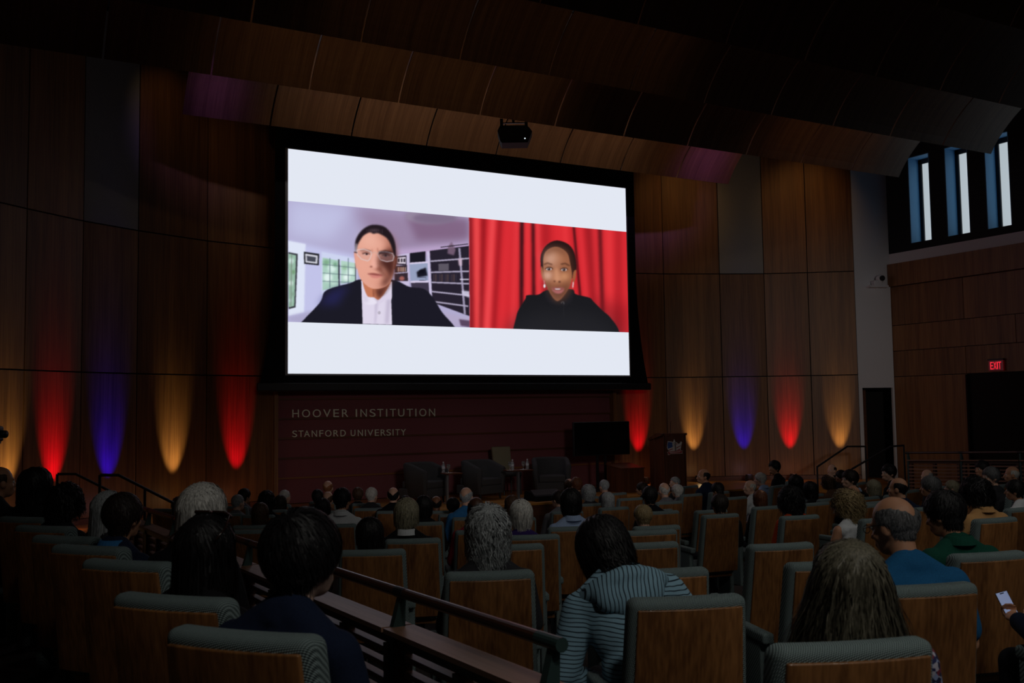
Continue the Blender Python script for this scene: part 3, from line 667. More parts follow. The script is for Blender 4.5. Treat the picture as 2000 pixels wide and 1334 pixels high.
# ------------------------------------------------------------------ wall lettering
def glyph(ch):
    cu = bpy.data.curves.new('glyph','FONT'); cu.body = ch; cu.size = 1.0; cu.extrude = .03; cu.resolution_u = 6
    o = bpy.data.objects.new('glyph', cu); COL.objects.link(o); bpy.context.view_layer.update()
    dg = bpy.context.evaluated_depsgraph_get(); me = bpy.data.meshes.new_from_object(o.evaluated_get(dg)); bpy.data.objects.remove(o); bpy.data.curves.remove(cu)
    return me
LETTER = mat('brushed_letter_metal', s255(236,236,214), .5, .15)
GL = {}
def letter_row(name, label, spec, y_top0, y_bot0, y_top1, y_bot1, xa, xb, Yw, bold):
    root = tag(empty(name, at_Y(xa, y_bot0, Yw)), label, 'sign')
    org = root.location
    for ch, zx0, zx1 in spec:
        x0 = 560+zx0/6.25; x1 = 560+zx1/6.25; t = ((x0+x1)/2-xa)/(xb-xa)
        yt = y_top0+(y_top1-y_top0)*t; yb = y_bot0+(y_bot1-y_bot0)*t
        p0 = at_Y(x0, yb, Yw); p1 = at_Y(x1, yt, Yw)
        if ch not in GL: GL[ch] = glyph(ch)
        src = GL[ch]; n = len(src.vertices); co = np.empty(n*3); src.vertices.foreach_get('co', co); co = co.reshape(-1,3)
        lo = co.min(0); hi = co.max(0); w = hi[0]-lo[0]; hgt = hi[1]-lo[1]
        me = src.copy(); W = p1.x-p0.x; H = p1.z-p0.z
        if ch == 'I': W = .027 if bold else .020
        out = np.empty_like(co); out[:,0] = (co[:,0]-lo[0])/w*W; out[:,2] = (co[:,1]-lo[1])/hgt*H; out[:,1] = -(co[:,2]-lo[2])/(hi[2]-lo[2])*.035
        me.vertices.foreach_set('co', out.ravel()); me.materials.clear(); me.materials.append(LETTER); me.update()
        if bold:
            bm = bmesh.new(); bm.from_mesh(me); bm.to_mesh(me); bm.free()
        o = link('letter', me, root); o.location = (p0.x-org.x, 0, p0.z-org.z)
letter_row('wall_lettering', 'raised metal letters reading HOOVER INSTITUTION on the maroon boards', [('H',63,143),('O',181,279),('O',312,411),('V',440,531),('E',563,632),('R',669,745),('I',837,850),('N',894,971),('S',1006,1078),('T',1098,1172),('I',1206,1220),('T',1253,1326),('U',1354,1429),('T',1459,1533),('I',1563,1577),('O',1612,1697),('N',1731,1804)], 800, 815.5, 798, 813, 570, 849, 20.14, True)
letter_row('wall_lettering', 'thin metal letters reading STANFORD UNIVERSITY on the maroon boards', [('S',63,121),('T',138,198),('A',206,276),('N',300,364),('F',392,441),('O',463,540),('R',565,626),('D',650,714),('U',776,832),('N',862,922),('I',949,962),('V',980,1048),('E',1070,1120),('R',1141,1200),('S',1212,1265),('I',1286,1298),('T',1318,1372),('Y',1386,1447)], 841, 854, 838, 850.3, 570, 792, 20.16, False)

# ------------------------------------------------------------------ stage furniture
def armchair(loc, rz, label):
    t = tag(empty('armchair', loc, rz), label, 'armchair', 'armchairs on the stage')
    # tub shell: U in plan, arms sloping down to the front
    mb = MB(); n = 22; V = []
    def ring(s, inner):
        a = math.pi*s; w = .40-(.095 if inner else 0); d = .37-(.09 if inner else 0)
        if s < .22: x, y = w, .36-(s/.22)*.36
        elif s > .78: x, y = -w, ((s-.78)/.22)*.36
        else:
            b = (s-.22)/.56*math.pi; x, y = w*math.cos(b), -d*math.sin(b)
        h = .80-.15*(max(0,(y+.05)/.41) if y > -.05 else 0)
        tp = 1+(.06 if not inner else .03)
        return x, y, h, tp
    for i in range(n+1):
        s = i/n
        xo,yo,h,tp = ring(s,False); xi,yi,_,_ = ring(s,True)
        V += [(xo*.93,yo*.93 if yo<0 else yo,.14),(xo*1.0,yo,.5),(xo*1.03,yo*1.05 if yo<0 else yo,h-.02),((xo*.7+xi*.3)*1.02,(yo*.7+yi*.3),h+.012),((xo*.3+xi*.7)*1.0,yo*.3+yi*.7,h+.008),(xi,yi,h-.03),(xi*.98,yi*.98,.30),(xi*.95,yi*.95,.14)]
    Fc = []
    for i in range(n):
        for k in range(8):
            a = i*8+k; b = i*8+(k+1)%8; Fc.append((a,b,b+8,a+8))
    Fc.append(tuple(range(8))); Fc.append(tuple(range(n*8,n*8+8)))
    mb.add(V,Fc); mb.obj('shell', DARKGREY, t, smooth=True)
    mb = MB(); mb.rbox((0,.02,.37),(.295,.335,.075),.04,n=3,seg=(2,2,1)); mb.obj('seat_cushion', DARKGREY, t, smooth=True)
    mb = MB(); mb.rbox((0,.0,.21),(.36,.35,.09),.02,n=2); mb.obj('seat_base', DARKGREY, t, smooth=True)
    for x, y in ((-.29,.29),(.29,.29),(-.26,-.24),(.26,-.24)):
        mb = MB(); mb.tube([(x,y,.13),(x*1.03,y*1.03,0)],[.032,.018],8); mb.obj('leg', BLACK, t)
    return t
def stage_at(px, Y): p = at_Y(px, 960, Y); return Vector((p.x, Y, STAGE_Z))
armchair(stage_at(826,18.75), math.radians(180+28), 'dark grey tub armchair turned beside the small table with one bottle')
armchair(stage_at(938,18.75), math.radians(180+18), 'dark grey tub armchair in front of the pale side chair')
armchair(stage_at(1076,18.6), math.radians(180-25), 'dark grey tub armchair beside the low black floor speaker')
def side_chair(loc, rz):
    t = tag(empty('side_chair', loc, rz), 'armless side chair with pale beige upholstered back behind the armchairs', 'chair')
    BE = cloth('beige_fabric', s255(140,132,108), 200, .25)
    mb = MB(); mb.rbox((0,-.22,.74),(.23,.045,.30),.03,n=3,fn=lambda p:(p[0]*(1-.06*(.9-p[2])),p[1]-.16*(p[2]-.45),p[2]),seg=(2,1,4)); mb.obj('backrest', BE, t, smooth=True)
    mb = MB(); mb.rbox((0,0,.45),(.24,.24,.05),.03,n=3); mb.obj('seat', DARKGREY, t, smooth=True)
    for x, y in ((-.2,.2),(.2,.2),(-.2,-.2),(.2,-.2)):
        mb = MB(); mb.tube([(x,y,.42),(x*1.05,y*1.08,0)],[.025,.016],8); mb.obj('leg', BLACK, t)
side_chair(stage_at(992,19.35), math.radians(180))
def c_table(loc, rz, label, top_z, tw, td, legx):
    t = tag(empty('side_table', loc, rz), label, 'table')
    mb = MB(); mb.rbox((0,0,top_z-.012),(tw/2,td/2,.012),.006,n=2); mb.obj('tabletop', PODWOOD, t)
    mb = MB(); mb.box((legx-.022,-.03,.02),(legx+.022,.03,top_z-.024)); mb.obj('leg', CHROME, t)
    mb = MB(); mb.box((legx-.03,-td/2+.04,0),(legx+.30,td/2-.04,.02)); mb.obj('base', CHROME, t)
    return t
TZ = .62
tb1 = stage_at(882,18.12); c_table(tb1, 0, 'small side table with silver leg between two armchairs, holding one bottle', TZ, .34, .34, -.10)
tb2 = stage_at(1013,18.05); c_table(tb2, 0, 'side table with silver leg holding two bottles and two stemmed glasses', TZ, .52, .36, -.01)
WATER = mat('water_bottle', (.85,.9,.95), .12, trans=.75); LABELW = mat('bottle_label', s255(215,218,225), .6); CAPW = mat('bottle_cap', s255(220,220,225), .5)
def bottle(loc, label):
    t = tag(empty('water_bottle', loc), label, 'bottle', 'water bottles on the stage tables')
    mb = MB(); mb.lathe([(.028,0),(.033,.004),(.033,.06),(.031,.065),(.033,.07),(.033,.125),(.030,.15),(.014,.185),(.013,.198)],18); mb.obj('bottle_body', WATER, t, smooth=True)
    mb = MB(); mb.lathe([(.0335,.075),(.0338,.076),(.0338,.118),(.0335,.119)],18); mb.obj('paper_label', LABELW, t, smooth=True)
    mb = MB(); mb.lathe([(.0145,.192),(.0148,.194),(.0148,.212),(.012,.215)],14); mb.obj('cap', CAPW, t)
def goblet(loc, label):
    t = tag(empty('stemmed_glass', loc), label, 'glass', 'stemmed glasses on the stage tables')
    mb = MB(); mb.lathe([(.001,0),(.034,.001),(.033,.005),(.006,.010),(.005,.055),(.012,.062),(.034,.095),(.037,.125),(.033,.165),(.0315,.165),(.035,.125),(.032,.097),(.010,.066),(.001,.065)],18); mb.obj('glass_bowl', GLASS, t, smooth=True)
def coaster(loc, label):
    mb = MB(); mb.rbox((0,0,.002),(.055,.055,.002),.0015,n=1); o = mb.obj('paper_napkin', mat('napkin', s255(215,212,205), .9)); o.location = loc; o.rotation_euler = (0,0,.3); tag(o, label, 'napkin')
def on_table(tb, px, dy):
    p = at_Y(px, 910, tb.y+dy); return Vector((p.x, tb.y+dy, STAGE_Z+TZ))
bottle(on_table(tb1,866,.10), 'water bottle standing alone on the small side table')
gp = on_table(tb1,876,-.06); coaster(gp, 'white napkin under the glass on the small side table'); goblet(gp+Vector((0,0,.004)), 'stemmed glass on the small side table with one bottle')
bottle(on_table(tb2,1001,-.05), 'water bottle on the two-bottle table, near the pale side chair')
gp = on_table(tb2,996,-.13); coaster(gp, 'white napkin under the glass nearest the pale side chair'); goblet(gp+Vector((0,0,.004)), 'stemmed glass just beside the bottle near the pale side chair')
bottle(on_table(tb2,1030,-.03), 'water bottle on the two-bottle table, next to the armchair by the floor speaker')
gp = on_table(tb2,1022,-.10); coaster(gp, 'white napkin under the glass between the two bottles'); goblet(gp+Vector((0,0,.004)), 'stemmed glass between the two bottles on the shared table')
# low black floor speaker at the stage edge
p = at_Y(1063, 975, 17.65)
mb = MB(); mb.prism([(-.26,0),(.26,0),(.22,.10),(-.10,.20),(-.22,.18)], lambda a,b,d:(d,a,b), -.34, .34); o = mb.obj('speaker_cabinet', BLACKM)
t = tag(empty('floor_speaker', (p.x,17.65,STAGE_Z), math.radians(180)), 'low black wedge floor speaker at the stage edge', 'speaker'); o.parent = t
mb = MB(); mb.box((-.32,-.1,0),(.32,.1,.004)); g = mb.obj('grille', mat('grille', (.02,.02,.02), .7), t); g.rotation_euler = (math.radians(-32),0,0); g.location = (0,.07,.165)
# monitor on a stand
Ym = 18.9; a = at_Y(1118.5,824,Ym); b = at_Y(1229,888,Ym); w = b.x-a.x; cxm = (a.x+b.x)/2
t = tag(empty('monitor_stand', (cxm,Ym,STAGE_Z)), 'black flat monitor switched off on a two-post floor stand', 'monitor')
zt, zb = a.z-STAGE_Z-.01, b.z-STAGE_Z+.01
mb = MB(); mb.rbox((0,0,(zt+zb)/2),(w/2,.035,(zt-zb)/2),.012,n=2); mb.obj('monitor', BLACK, t)
mb = MB(); mb.box((-w/2+.015,-.037,zb+.02),(w/2-.015,-.0352,zt-.015)); mb.obj('monitor_screen', mat('dead_screen', (.004,.005,.006), .12), t)
for x in (-.10,.12):
    mb = MB(); mb.box((x-.025,.02,.05),(x+.025,.06,zb+.3)); mb.obj('post', BLACK, t)
mb = MB(); mb.box((-.42,-.30,.0),(.42,.30,.05)); mb.obj('base', BLACK, t)
# low wooden box lectern
Yb = 18.3; a = at_Y(1199,914,Yb); b = at_Y(1243,911,Yb)
t = tag(empty('wooden_box', ((a.x+b.x)/2,Yb,STAGE_Z)), 'low brown wooden box stand beside the lectern', 'box'); h = a.z-STAGE_Z; w = b.x-a.x
mb = MB(); mb.prism([(-.28,0),(.28,0),(.28,h+.06),(-.28,h-.02)], lambda u,v,d:(d,u,v), -w/2, w/2); mb.obj('box_body', PODWOOD, t)
mb = MB(); mb.prism([(-.30,h-.02),(.30,h+.06),(.30,h+.085),(-.30,h+.005)], lambda u,v,d:(d,u,v), -w/2-.015, w/2+.015); mb.obj('sloped_lid', PODWOOD, t)
# lectern with emblem
Yl = 17.9; c0 = at_Y(1309,950,Yl)
lec = tag(empty('lectern', (c0.x,Yl,STAGE_Z), math.radians(-14)), 'brown wooden lectern with a flag-map emblem on its front panel', 'lectern')
H = at_Y(1309,846,Yl).z-STAGE_Z
mb = MB(); mb.box((-.27,-.26,.06),(.27,.20,H-.02)); mb.obj('body', PODWOOD, lec)
mb = MB(); mb.box((-.31,-.30,0),(.31,.42,.06)); mb.obj('plinth', PODWOOD, lec)
mb = MB(); mb.box((-.235,-.285,.12),(.235,-.26,H-.01)); mb.obj('front_panel', PODWOOD, lec)
for x in (-.275,.245):
    mb = MB(); mb.box((x,-.29,.06),(x+.03,-.26,H)); mb.obj('corner_post', PODWOOD, lec)
mb = MB(); mb.prism([(-.29,H),(.05,H-.0),(.46,H-.13),(.46,H-.17),(-.29,H-.04)], lambda u,v,d:(d,u,v), -.31, .31); mb.obj('reading_top', PODWOOD, lec)
mb = MB(); mb.box((-.29,.20,.06),(-.25,.44,H-.15)); mb.box((.25,.20,.06),(.29,.44,H-.15)); mb.obj('side_wing', PODWOOD, lec)
mb = MB(); mb.tube([(.18,.3,H-.1),(.18,.3,H+.12),(.16,.24,H+.24),(.15,.18,H+.27)],[.006]*4,6); mb.obj('microphone', BLACK, lec)
EM = [mat('emblem_white', s255(215,210,205), .7), mat('emblem_blue', s255(40,80,150), .7), mat('emblem_red', s255(170,50,50), .7), mat('emblem_grey', s255(120,115,112), .7)]
mb = MB(); k = 1/1525*80/1000*11.6; zc = H-.30
def ef(d): return lambda u,v,dd: ((u-810)*.00060, -.285-d-dd*.0006, zc+(740-v)*.00060)
mb.prism([(545,515),(760,550),(800,440),(850,550),(950,605),(990,640),(1075,535),(1120,580),(1085,670),(1050,860),(1000,890),(600,890),(540,840),(500,740),(515,640)], ef(0), 0, 1, 0)
mb.prism([(550,545),(725,570),(735,740),(550,800),(520,700)], ef(.001), 0, 1, 1)
for q in ([(560,850),(735,790),(735,820),(600,870)],[(880,600),(940,620),(890,660)],[(885,760),(1060,680),(1050,710),(885,800)],[(885,860),(1040,800),(1030,850),(900,885)]): mb.prism(q, ef(.001), 0, 1, 2)
for i in range(10): x, y = 565+(i%3)*55+(i//3%2)*25, 590+(i//3)*58; mb.prism([(x-8,y),(x,y-8),(x+8,y),(x,y+8)], ef(.002), 0, 1, 0)
mb.prism([(735,890),(735,570),(770,540),(800,440),(840,545),(865,575),(875,890)], ef(.003), 0, 1, 0); mb.prism([(815,890),(815,560),(840,550),(865,580),(875,890)], ef(.004), 0, 1, 3)
for (x,y) in ((760,590),(760,690),(770,640)): mb.prism([(x,y),(x+25,y-8),(x+25,y+18),(x,y+22)], ef(.005), 0, 1, 3)
mb.prism([(505,930),(570,895),(1020,860),(1130,880),(1110,930),(1125,985),(1010,990),(640,990),(600,1030),(525,1030),(545,985)], ef(.002), 0, 1, 0); mb.prism([(520,935),(580,905),(1020,870),(1115,890),(1098,932),(1108,972),(1010,978),(640,975),(595,1015),(545,1015),(560,985)], ef(.003), 0, 1, 2); mb.prism([(600,930),(1045,905),(1045,930),(600,955)], ef(.004), 0, 1, 0)
mb.obj('emblem', EM, lec)['label'] = 'cut-out emblem of a flag-filled country map with tower and red ribbon'

# ------------------------------------------------------------------ hanging fixture, exit sign, wall camera, tripod camera
d0 = 18.6; hc = at_d(1003,262,d0); s = d0/F_PX
fx = tag(empty('hanging_projector', hc, -YAW), 'black hanging projector box on a bracket below the curved ceiling panels', 'projector')
pr = [(-31*s,2*s),(-26*s,-18*s),(-23*s,-22*s),(27*s,-22*s),(36*s,0),(30*s,8*s),(25*s,12*s),(-26*s,12*s)]
mb = MB(); mb.prism(pr, lambda a,b,d:(a,d,b), -.18, .22); mb.obj('housing', BLACKM, fx)
mb = MB()
for x in (-26*s,22*s): mb.box((x,-.03,8*s),(x+6*s,.03,30*s))
mb.box((-26*s,-.02,21*s),(28*s,.02,23*s)); mb.box((-26*s,-.02,14*s),(28*s,.02,16*s)); mb.obj('bracket', BLACK, fx)
mb = MB(); mb.tube([(0,0,22*s),(0,0,1.3)],.025,8); mb.obj('drop_rod', BLACK, fx)
mb = MB(); mb.ell((27*s-.05,-.185,-14*s),(.012,.006,.012)); mb.obj('status_lamp', mat('status_lamp', (.8,.9,1), .3, emit=(.8,.9,1), es=1.2), fx)
p = at_X(1948,714,XR); sx = empty('exit_sign', (XR-.09,p.y,p.z), math.radians(-90)); tag(sx, 'red lit EXIT sign above the dark side doorway', 'sign')
wl = at_X(1934,714,XR).y-at_X(1963,714,XR).y; hh = at_X(1948,704,XR).z-at_X(1948,724,XR).z
mb = MB(); mb.box((-wl/2,.03,-hh/2),(wl/2,.07,hh/2)); mb.obj('plate', mat('exit_plate', (.06,.004,.006), .3, emit=(.6,.0,.01), es=.05), sx)
mb = MB(); mb.box((-wl/2-.01,.02,hh/2),(wl/2+.01,.09,hh/2+.04)); mb.obj('housing', BLACK, sx)
for i, ch in enumerate('EXIT'):
    g = GL.get(ch) or glyph(ch); GL[ch] = g; me = g.copy(); n = len(me.vertices); co = np.empty(n*3); me.vertices.foreach_get('co', co); co = co.reshape(-1,3); lo = co.min(0); hi = co.max(0)
    W = wl*.19 if ch != 'I' else wl*.06; x0 = (-.36,-.14,.09,.18)[i]*wl
    out = np.empty_like(co); out[:,0] = x0+(co[:,0]-lo[0])/(hi[0]-lo[0])*W; out[:,2] = -hh*.36+(co[:,1]-lo[1])/(hi[1]-lo[1])*hh*.72; out[:,1] = .029-(co[:,2]-lo[2])/(hi[2]-lo[2])*.008
    me.vertices.foreach_set('co', out.ravel()); me.materials.clear(); me.materials.append(mat('exit_red', (.6,.02,.03), .4, emit=(1.0,.025,.05), es=.85)); me.update(); link('letter', me, sx)
q = cA+cT*(cL*.60)+cN*.02; zz = at_Y(1718,552,q.y).z
pc = tag(empty('wall_camera', (q.x,q.y,zz), math.atan2(cN.x,-cN.y)), 'small white pan-tilt camera on a bracket on the white wall strip', 'camera'); pc.scale = (1.5,1.5,1.5)
mb = MB(); mb.box((-.20,-.16,-.10),(.14,.0,-.07)); mb.box((-.03,-.02,-.13),(.03,.0,.0)); mb.obj('bracket', WHITEP, pc)
mb = MB(); mb.rbox((-.04,-.09,-.03),(.075,.06,.05),.02,n=2); mb.obj('camera_base', WHITEP, pc)
mb = MB(); mb.ell((.02,-.10,.05),(.075,.07,.07)); mb.obj('camera_head', WHITEP, pc, smooth=True)
mb = MB(); mb.lathe([(.03,0),(.045,.004),(.045,.03),(.02,.032)],16); l = mb.obj('lens', BLACK, pc); l.location = (.02,-.155,.05); l.rotation_euler = (math.radians(90),0,0)

d0 = 8.8; tp = at_d(-14,848,d0); gz = floor_left(tp.y)
tr = tag(empty('video_camera', (tp.x,tp.y,gz), -YAW), 'video camera with long lens on a black tripod by the left wall', 'camera'); hz = tp.z-gz
mb = MB(); mb.rbox((-.06,0,hz+.0),(.09,.14,.07),.02,n=2); mb.obj('camera_body', BLACK, tr)
mb = MB(); mb.tube([(-.02,0,hz),(.04,0,hz),(.06,0,hz),(.125,-.02,hz-.002)],[.028,.028,.034,.034],16); mb.obj('lens', BLACK, tr, smooth=True)
mb = MB(); mb.tube([(-.05,0,hz-.3),(-.05,0,hz-.06)],.02,8); mb.box((-.13,-.05,hz-.085),(.05,.05,hz-.065)); mb.obj('pan_head', BLACK, tr)
for a_ in (20,140,260):
    mb = MB(); ex, ey = math.cos(math.radians(a_))*.42, math.sin(math.radians(a_))*.42
    mb.tube([(-.05,0,hz-.28),(-.05+ex*.5,ey*.5,(hz-.28)*.5),(-.05+ex,ey,0)],[.02,.016,.012],8); mb.obj('leg', BLACK, tr)

# ------------------------------------------------------------------ guard rails with slatted panels, stair handrails
def guard(name, label, X, Y0, Y1, zr0, slope, face, post_sp, fl, endcap=True):
    """rail along +Y at X; zr0 = handrail height at Y0, falling by slope per metre; face=-1 cap board on the -X side"""
    g = tag(empty(name, (X,Y0,fl(Y0))), label, 'railing'); o = g.location
    def pt(dx, y, dz): return (dx, y-Y0, zr0-slope*(y-Y0)+dz-o.z)
    n = int(round((Y1-Y0)/post_sp)); sp = (Y1-Y0)/n
    mb = MB(); mb.tube([pt(0,Y0-.04,0),pt(0,Y1,0)],.024,14); mb.obj('handrail', RAILWOOD, g, smooth=False)
    for i in range(n+1):
        y = Y0+sp*i
        pb = MB(); pb.box((-.03+face*.02,y-Y0-.022,0.0-.10-slope*(y-Y0)),(.03+face*.02,y-Y0+.022,pt(0,y,-.145)[2])); po = pb.obj('post', TEAL, g)
        bb = MB(); b0 = pt(face*.02,y,-.15); b1 = pt(0,y,-.02)
        bb.add([(b0[0]-.03,b0[1]-.02,b0[2]),(b0[0]+.03,b0[1]-.02,b0[2]),(b1[0]+.014,b1[1]-.02,b1[2]),(b1[0]-.014,b1[1]-.02,b1[2]),(b0[0]-.03,b0[1]+.02,b0[2]),(b0[0]+.03,b0[1]+.02,b0[2]),(b1[0]+.014,b1[1]+.02,b1[2]),(b1[0]-.014,b1[1]+.02,b1[2])],
               [(0,1,2,3),(7,6,5,4),(0,4,5,1),(1,5,6,2),(2,6,7,3),(3,7,4,0)]); bb.obj('bracket', TEAL, po)
        cb = MB(); cb.tube([pt(0,y-.05,0),pt(0,y+.05,0)] if i else [pt(0,y-.055,0),pt(0,y+.10,0)],.0255,14); cb.obj('collar', TEAL if not i else BLACK, g)
        if i == n: break
        ya, yb = y+.035, y+sp-.035
        def plank(dx0, dx1, za, zb_, name, m, a=ya, b=yb):
            q = MB(); q.add([pt(dx0,a,za),pt(dx1,a,za),pt(dx1,b,za),pt(dx0,b,za),pt(dx0,a,zb_),pt(dx1,a,zb_),pt(dx1,b,zb_),pt(dx0,b,zb_)], [(0,3,2,1),(4,5,6,7),(0,1,5,4),(1,2,6,5),(2,3,7,6),(3,0,4,7)]); return q.obj(name, m, g)
        plank(-.075+face*.02,.075+face*.02,-.170,-.148,'cap_board',CAPWOOD,y+.012 if i else y-.0, y+sp-.012)
        plank(-.02+face*.02,.02+face*.02,-.230,-.172,'top_rail',RAILWOOD)
        for st in (ya, (ya+yb)/2-.03, yb-.06): plank(-.032+face*.02,.032+face*.02,-.86,-.232,'stile',RAILWOOD,st,st+.06)
        for k in range(8):
            z = -.275-.072*k
            plank(-.030,.018,z-.013,z+.013,'slat',CAPWOOD)
    return g
p0 = at_d(1112,1250,3.45); p1 = at_d(640,1112,5.25)
RX = (p0.x+p1.x)/2
guard('guard_rail', 'wood guard rail with slatted panels beside the left platform seats', RAILX+.08, p0.y, p0.y+1.33*7, p0.z, .024, -1, 1.33, lambda y: floor_left(y))
pr0 = at_X(2000,882,18.0); pr1 = at_X(1773,884,18.0)
guard('guard_rail', 'dark slatted guard rail in front of the side doorway', 18.0, pr1.y-1.3*4, pr1.y, ZC-.87, .035, 1, 1.3, lambda y: ZC-1.75-.035*(y-9))
def handrail(label, pts, posts, zfl):
    t = tag(empty('stair_handrail', (pts[0].x,pts[0].y,zfl(0))), label, 'handrail'); o = t.location
    mb = MB(); mb.tube([p-o for p in pts],.022,10); mb.obj('rail', BLACK, t)
    for i, (p, zb) in enumerate(posts):
        mb = MB(); mb.tube([Vector((p.x,p.y,zb))-o, p-o],.02,8); mb.obj('post', BLACK, t)
Yh = 15.35
a, b_, c_ = at_Y(195,928,Yh), at_Y(232,928,Yh), at_Y(338,982,Yh); m_ = at_Y(283,954,Yh)
handrail('black stair handrail on the audience side of the left stage stairs', [a,b_,c_], [(a,STAGE_Z),(m_,STAGE_Z-.35),(c_,.0)], lambda i: STAGE_Z)
Yh = 16.8
a, b_, c_ = at_Y(112,926,Yh), at_Y(148,926,Yh), at_Y(225,964,Yh)
handrail('black stair handrail on the wall side of the left stage stairs', [a,b_,c_], [(a,STAGE_Z),(c_,.0)], lambda i: STAGE_Z)
Yh = 16.6
a, b_, c_ = at_Y(1690,872,Yh), at_Y(1655,872,Yh), at_Y(1596,912,Yh)
handrail('dark handrail of the right stage stairs in front of the amber light', [a,b_,c_], [(a,STAGE_Z),(c_,.05)], lambda i: STAGE_Z)
Yh = 15.3
a, b_, c_ = at_Y(1765,870,Yh), at_Y(1740,872,Yh), at_Y(1664,916,Yh)
handrail('dark handrail of the right stage stairs in front of the doorway', [a,b_,c_], [(a,STAGE_Z),(c_,.05)], lambda i: STAGE_Z)
# ------------------------------------------------------------------ auditorium seats
def seat_proto():
    t = empty('auditorium_seat')
    def bend(p):
        x, y, z = p
        return (x*(1+.10*(1.02-z)/.6), y-.15*(z-.45)+.45*x*x, z)
    mb = MB(); mb.rbox((0,-.255,.72),(.228,.050,.30),.034,n=4,fn=bend,seg=(8,1,5)); bk = mb.obj('backrest', FABRIC, t, smooth=True)
    mb = MB(); mb.rbox((0,-.308,.682),(.202,.009,.300),.006,n=2,fn=bend,seg=(8,1,4)); mb.obj('back_shell', SEATWOOD, t, smooth=True)
    mb = MB(); mb.rbox((0,.0,.395),(.225,.235,.055),.035,n=3,seg=(2,2,1)); mb.obj('seat_cushion', FABRIC, t, smooth=True)
    mb = MB(); mb.rbox((0,-.01,.325),(.20,.20,.018),.008,n=1); mb.obj('seat_pan', SEATWOOD, t)
    for s in (-1,1):
        mb = MB(); mb.rbox((s*.258,.0,.605),(.034,.165,.030),.018,n=3,seg=(1,2,1)); mb.obj('armrest', FABRIC, t, smooth=True)
        mb = MB(); mb.rbox((s*.258,.02,.29),(.026,.13,.288),.012,n=2); mb.obj('arm_panel', FABRIC, t, smooth=True)
    mb = MB(); mb.box((-.05,-.06,.0),(.05,.06,.31)); mb.obj('pedestal', BLACK, t)
    return t
SEAT = seat_proto(); seat_used = [False]
SEATS = []          # (x, y, object)
def put_seat(x, y, z, face, label, group):
    o = SEAT if not seat_used[0] else copy_tree(SEAT)
    seat_used[0] = True
    o.location = (x, y, z); o.rotation_euler = (0,0,-face); tag(o, label, 'seat', group); SEATS.append((x, y, o)); return o
def row_R(k): return 22.5-1.13*k
def on_row(px, R, py=1000):
    d = ray(px, py); a = d.x*d.x+d.y*d.y; b = -(d.x*CX+d.y*CY); c = CX*CX+CY*CY-R*R; D = b*b-a*c
    if D < 0: t = -b/a
    else: t = (-b-math.sqrt(D))/a
    return d.x*t, d.y*t, t
def facing(x, y): return math.atan2(CX-x, CY-y)
BT = .335           # distance from the seat's origin back to the top of its backrest
# (pixel column of the backrest, row, who sits there or what tells the seat apart)
ROWSEATS = [
 (1655,0,'A'),(1338,1,'B'),(1800,1,'C'),(955,2.2,'G'),(1615,2,'E'),(1928,2,'D'),(1295,2,'CC'),(1524,3.15,'F'),(1000,4,'H'),(727,3.9,'K'),(1263,3.7,'BB'),
 (806,5,'L'),(1040,5,'I'),(1945,4.2,'AE'),(1272,5,'DD'),(1722,5,'AB'),(1115,6,'J'),(936,6,'P'),(1563,6,'Z'),(1408,7,'W'),(828,8,'M'),(657,8,'N'),(918,9,'O'),
 (1390,8,'X'),(1500,8,'Y'),(1595,8,'AA'),(1200,9.6,'Q'),(1308,10,'U'),(1285,8.8,'V'),(1998,5,'AF'),(1150,10.4,'R'),(1232,11,'T'),(480,7,'LS'),(715,12,'FS'),(1690,7,'AC'),(1698,8.2,'AD'),(2008,6,'AG')]
EXPL = {}
for px, k, nm in ROWSEATS:
    R = row_R(k); x, y, d = on_row(px, R); f_ = facing(x, y)
    EXPL[nm] = [x+BT*math.sin(f_), y+BT*math.cos(f_), f_, None]
LF = math.radians(50)
for nm, (px, py, d) in {'L1':(470,1228,2.6),'L2':(335,1155,3.25),'L3':(245,1097,4.3),'L4':(172,1068,5.0),'L5':(126,1045,5.6),'L6':(85,1023,6.4),'L7':(45,1002,7.3)}.items():
    p = at_d(px, py, d); EXPL[nm] = [p.x+BT*math.sin(LF), p.y+BT*math.cos(LF), LF, None]
# ------------------------------------------------------------------ people
def remesh(mb, voxel, smooth_it=4, dec=None):
    me = mb.mesh('tmp', [], fixn=True); o = link('tmp', me)
    m = o.modifiers.new('r','REMESH'); m.mode = 'VOXEL'; m.voxel_size = voxel
    if smooth_it: s = o.modifiers.new('s','SMOOTH'); s.factor = .5; s.iterations = smooth_it
    if dec: dcm = o.modifiers.new('d','DECIMATE'); dcm.ratio = dec
    dg = bpy.context.evaluated_depsgraph_get(); out = bpy.data.meshes.new_from_object(o.evaluated_get(dg))
    bpy.data.objects.remove(o); bpy.data.meshes.remove(me)
    out.polygons.foreach_set('use_smooth', [True]*len(out.polygons)); out.materials.clear(); out.materials.append(None); return out
HC0 = Vector((0,.02,1.198)); PIV = Vector((0,-.02,-.085))     # head centre on the trunk, neck pivot (head space)
def head_matrix(pose):
    Rm = Euler((math.radians(pose.get('pitch',0)), math.radians(pose.get('roll',0)), math.radians(pose.get('yaw',0)))).to_matrix().to_4x4()
    return lean_matrix(pose) @ Matrix.Translation(HC0+PIV) @ Rm @ Matrix.Translation(-PIV)
def lean_matrix(pose):
    c = Vector((0,-.08,.55))
    return Matrix.Translation(c) @ Euler((math.radians(pose.get('lean',0)), math.radians(pose.get('side',0)), 0)).to_matrix().to_4x4() @ Matrix.Translation(-c)
